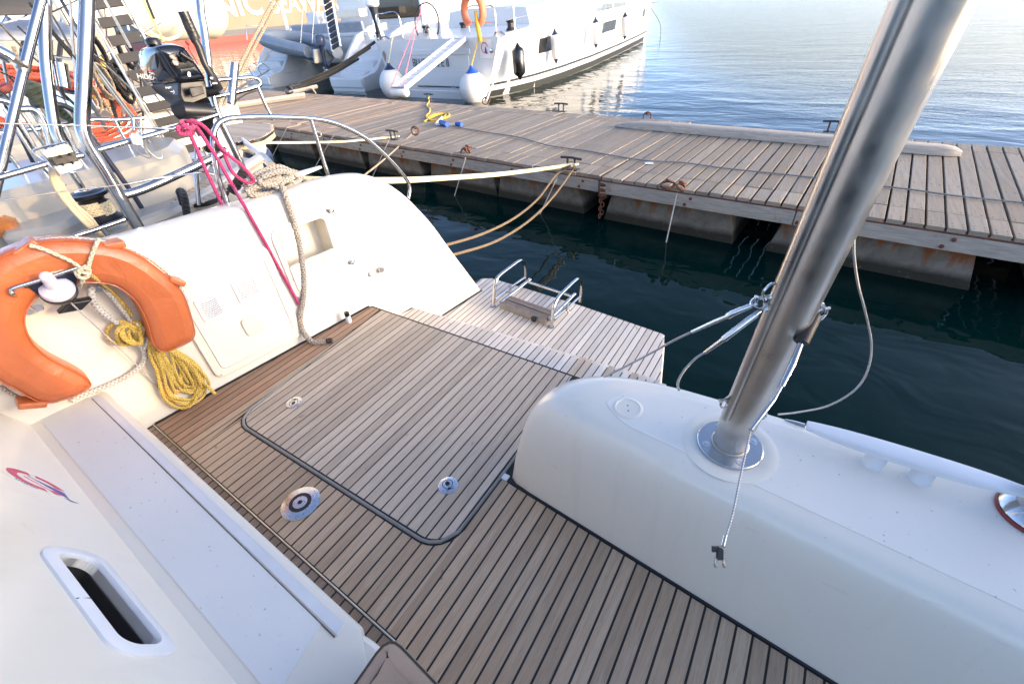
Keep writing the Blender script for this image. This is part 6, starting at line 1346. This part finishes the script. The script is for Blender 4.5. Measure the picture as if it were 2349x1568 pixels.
m = MB(); m.tube([ob3(620, 1350, -3.08), ob3(700, 1330, -3.05), ob3(1030, 1350, -3.05)], [.04, .05, .045], 10); m.build('clamp_bracket', 'black_plastic', ob); bar((1010, 1325), (1080, 1305), .010, 'clamp_screw', 'black_plastic', -3.02)
m = MB(); q = [P(438, 320, X=-3.05), P(462, 312, X=-3.05), P(478, 325, X=-3.05), P(470, 335, X=-3.05), P(455, 338, X=-3.05)]; m.loft([q, [v + Vector((-.02, 0, 0)) for v in q]]); m.build('mounting_pad', 'white_plastic', ob)
rl([(452, 335), (450, 400), (456, 470)], .013, 'outboard_post', -3.15); rl([(560, 395), (545, 420), (530, 440)], .03, 'fender_sock', -3.1, 'rope_black')
# white boarding pole and ball fender at the neighbour's stern
bp_ = thing('boarding_pole', P(560, 330, X=-5.5), 'white pole with metal collar sticking out from the neighbouring stern', 'pole')
m = MB(); m.tube([P(557, 322, X=-5.6), P(602, 358, X=-4.6)], .028, 12); m.build('shaft', 'white_plastic', bp_)
m = MB(); m.tube([P(600, 356, X=-4.64), P(624, 380, X=-4.2)], .036, 14); m.build('collar', 'steel_dull', bp_)
ball('navy ball fender floating off the neighbouring stern', P(592, 362, D=6.2), .19, .1, P(575, 318, D=6.2), 'navy', 'navy')
m = MB(); m.tube([P(560, 330, D=6.0), P(600, 345, D=6.0)], .10, 12); tag(m.build('white_fender', 'fender_white', ang=60), 'short white fender beside the navy ball fender', 'fender')
# ---------------------------------------------------------------- second yacht row and their gear farther left
yb = thing('moored_sailboat', (-10.5, 3, WZ), 'cream sailboat behind the neighbouring yacht with grey canopies and cluttered deck', 'sailboat')
hs2 = [(-6, 1.9, .9), (-2, 2.0, .82), (1, 2.0, .75), (3, 1.8, .70), (4.5, 1.4, .62)]
for xc, nm in ((-9.6, 'hull'), (-14.6, 'hull')):
    m = MB(); m.loft([[Vector((xc+s*b*k, Y, z)) for s, k, z in ((-1, .25, -1.6), (-1, .85, -.95), (-1, 1, g_), (1, 1, g_), (1, .85, -.95), (1, .25, -1.6))] for Y, b, g_ in hs2])
    if xc == -9.6: m.build(nm, 'gelcoat', yb, 30)
    else:
        y2 = thing('moored_sailboat', (xc, 3, WZ), 'second moored sailboat with taupe mainsail cover beyond the cream one', 'sailboat'); m.build(nm, 'gelcoat_cream', y2, 30)
def xbox(c, s_, nm, mat, par, bev=.05, R=None): 
    m = MB(); m.box(c, s_, R); return m.build(nm, mat, par, bevel=bev)
xbox((-9.7, .6, 1.05), (2.2, 3.4, .7), 'cabin', 'gelcoat_cream', yb, .12); xbox((-9.6, 3.2, .80), (2.6, 1.6, .2), 'cockpit', 'gelcoat', yb)
xbox((-14.8, .8, 1.2), (2.4, 4.4, .9), 'cabin', 'gelcoat_cream', y2, .12)
def canopy(pts, z0, sagv, nm, mat, par):
    q = [Vector(p) for p in pts]; m = MB(); rows = []
    for i in range(9):
        t = i/8; a, b = q[0].lerp(q[1], t), q[3].lerp(q[2], t); rows.append([a.lerp(b, s/6) + Vector((0, 0, sagv*math.sin(math.pi*s/6)*math.sin(math.pi*(.15+.7*t)))) for s in range(7)])
    m.loft(rows, ring_closed=False); o = m.build(nm, mat, par); sd_ = o.modifiers.new('thickness', 'SOLIDIFY'); sd_.thickness = .02
canopy([P(-30, 95, X=-7.6), P(185, 92, X=-7.6), P(180, 58, X=-10.2), P(-30, 66, X=-10.2)], 0, .12, 'bimini', 'canvas_grey', yb)
canopy([P(-30, 38, X=-6.0), P(88, 34, X=-6.0), P(88, -50, X=-9.0), P(-30, -50, X=-9.0)], 0, .10, 'sun_canopy', 'canvas_dark', yb)
canopy([P(105, 60, X=-12.0), P(190, 62, X=-12.0), P(200, -60, X=-12.3), P(108, -60, X=-12.3)], 0, .05, 'sail_cover', 'canvas_taupe', y2)
for a, b, c in (((112, -20), (115, 150), -8), ((5, 65), (20, 40), -9), ((150, 0), (130, 190), -9), ((185, 60), (200, 190), -9.5), ((60, 75), (40, 200), -8), ((290, -10), (310, 60), -12), ((282, 15), (296, 70), -13)):
    m = MB(); m.tube([P(*a, X=c), P(*b, X=c)], .03, 8); m.build('canopy_pole', 'steel', yb)
for a, b in (((150, 55), (240, 40)), ((118, 135), (190, 190)), ((260, 60), (330, 160)), ((300, 40), (420, 200)), ((320, 130), (420, 260)), ((250, 110), (300, 230)), ((0, 150), (110, 180)), ((60, 120), (190, 140))):
    m = MB(); m.tube([P(*a, X=-8.6), P(*b, X=-8.2)], .016, 6); m.build('guard_rail', 'steel', yb)
for a, b, mt, rr in (((160, 12), (192, 30), 'gelcoat_cream', .1), ((250, 5), (275, 18), 'gelcoat_cream', .09)):
    xbox((P(*a, X=-7.4)+P(*b, X=-7.4))/2, (.10, .36, .30), 'instrument_box', mt, yb, .03)
# orange rope coil
random.seed(21)
oc = MB(); cc0 = P(105, 225, X=-6.6)
for k in range(9):
    oc.tube([cc0 + Vector((.12*math.cos(a*1+k)+.02*k, (.52+.02*random.random()+.01*k)*math.cos(a), (.26+.03*random.random())*math.sin(a)-.02*k - .30*math.cos(a)*.35)) for a in np.linspace(0, 6.283, 25)[:-1]], .017, 6, closed=True)
tag(oc.build('orange_rope_coil', 'rope_orange'), 'big coil of orange rope hanging on the rail of the cream sailboat', 'rope')
def lump(name, lab, cat, a, b, r, mat, X, n=12):
    p, q = P(*a, X=X), P(*b, X=X); m = MB(); m.tube([p, p.lerp(q, .08), p.lerp(q, .2), p.lerp(q, .8), p.lerp(q, .92), q], [r*.3, r*.8, r, r, r*.8, r*.3], n); return tag(m.build(name, mat), lab, cat)
lump('yellow_buoyancy_bag', 'upper yellow bag tied to the rail of the cream sailboat', 'bag', (212, 152), (262, 176), .14, 'yellow', -7.6); lump('yellow_buoyancy_bag', 'lower yellow bag hanging under the rail of the cream sailboat', 'bag', (208, 188), (226, 226), .11, 'yellow', -7.2)
lump('yellow_buoyancy_bag', 'smallest yellow bag beside the dark gangway', 'bag', (268, 188), (282, 215), .09, 'yellow', -7.6); lump('orange_fender', 'faded orange fender hanging below the yellow bags', 'fender', (240, 205), (262, 245), .17, 'orange_soft', -7.4); lump('blue_cushion', 'blue cushion below the yellow bags on the cream sailboat', 'cushion', (208, 196), (244, 194), .12, 'blue', -8.0)
lump('navy_fender', 'dark blue fender under the orange rope coil', 'fender', (135, 185), (190, 196), .12, 'navy', -7.4); lump('red_bag', 'small red bag at the left edge of the photo', 'bag', (-6, 195), (14, 215), .06, 'red', -4.5)
# cream inflatable on the shore side
ri = thing('tethered_inflatable', P(390, 60, X=-14), 'cream inflatable boat with dark keel tethered before the ferry', 'dinghy')
m = MB(); m.tube(cr([P(312, 40, X=-14.4), P(330, 20, X=-14.2), P(380, 22, X=-14), P(430, 18, X=-14), P(480, 25, X=-14.2)], 5), [.45]+[.62]*19+[.55], 16); m.build('tube', 'rib_cream', ri)
m = MB(); m.loft([[P(x, y, X=-14.1) for x, y in r] for r in ([(318, 55), (360, 48), (420, 42), (478, 52)], [(322, 80), (370, 90), (420, 94), (470, 68)])], ring_closed=False); m.build('bottom', 'navy', ri)
m = MB(); m.tube(cr([P(333, 62, X=-13.2), P(350, 78, X=-13.2), P(385, 90, X=-13.2), P(412, 78, X=-13.2), P(420, 50, X=-13.2)], 5), .035, 7); m.build('painter', 'rope_cream', ri)
for a, b, c, mt, lab in (((633, -10), (500, 245), 5.5, 'rope_tan', 'tan double mooring line slanting up across the charter catamaran'), ((645, -10), (512, 245), 5.6, 'rope_tan', 'second tan mooring line slanting up beside it'), ((318, -20), (375, 95), 4.5, 'lime', 'lime halyard tail above the black outboard')):
    line('slanting_line', lab, [P(*a, D=c), (P(*a, D=c)+P(*b, D=c))/2, P(*b, D=c)], .018 if mt != 'lime' else .012, mt)
line('slanting_line', 'black rope end hanging above the black outboard', [P(325, -30, D=4.4), P(340, 10, D=4.4), P(353, 42, D=4.4)], .012, 'rope_black')
line('sagging_line', 'black line low above the dock behind the pushpit', [P(480, 290, D=7), P(520, 250, D=7.5), P(560, 218, D=8), P(600, 205, D=8.5)], .016, 'rope_black')

# tangle of halyards, sheets and rails between the boats
random.seed(41)
for k in range(34):
    x0 = random.uniform(-10, 330); y0 = random.uniform(-10, 190); an = random.choice((.9, 1.05, .75, 1.25, -.5, 1.5)); L_ = random.uniform(90, 260); X_ = random.uniform(-7.5, -4.8)
    a, b = P(x0, y0, X=X_), P(x0+L_*math.cos(an), y0+L_*math.sin(an), X=X_-.3)
    m = MB(); mid = (a+b)/2 - Vector((0, 0, random.uniform(0, .06))); m.tube(cr([a, mid, b], 3), random.choice((.006, .008, .012, .016)), 6); m.build('halyard' if k % 3 else 'guard_tube', ('steel', 'rope_black', 'rope_black', 'rope_tan', 'steel_dull', 'rope_white')[k % 6], yb)
for k in range(7):
    c = P(random.uniform(170, 300), random.uniform(90, 200), X=-5.6); m = MB()
    for q in range(4): m.tube([c + Vector((.02*q, .05*math.cos(t), .13*math.sin(t)-.1+.01*q)) for t in np.linspace(0, 6.28, 13)[:-1]], .009, 5, closed=True)
    m.build('halyard_coil', ('rope_black', 'rope_tan', 'rope_black')[k % 3], yb)
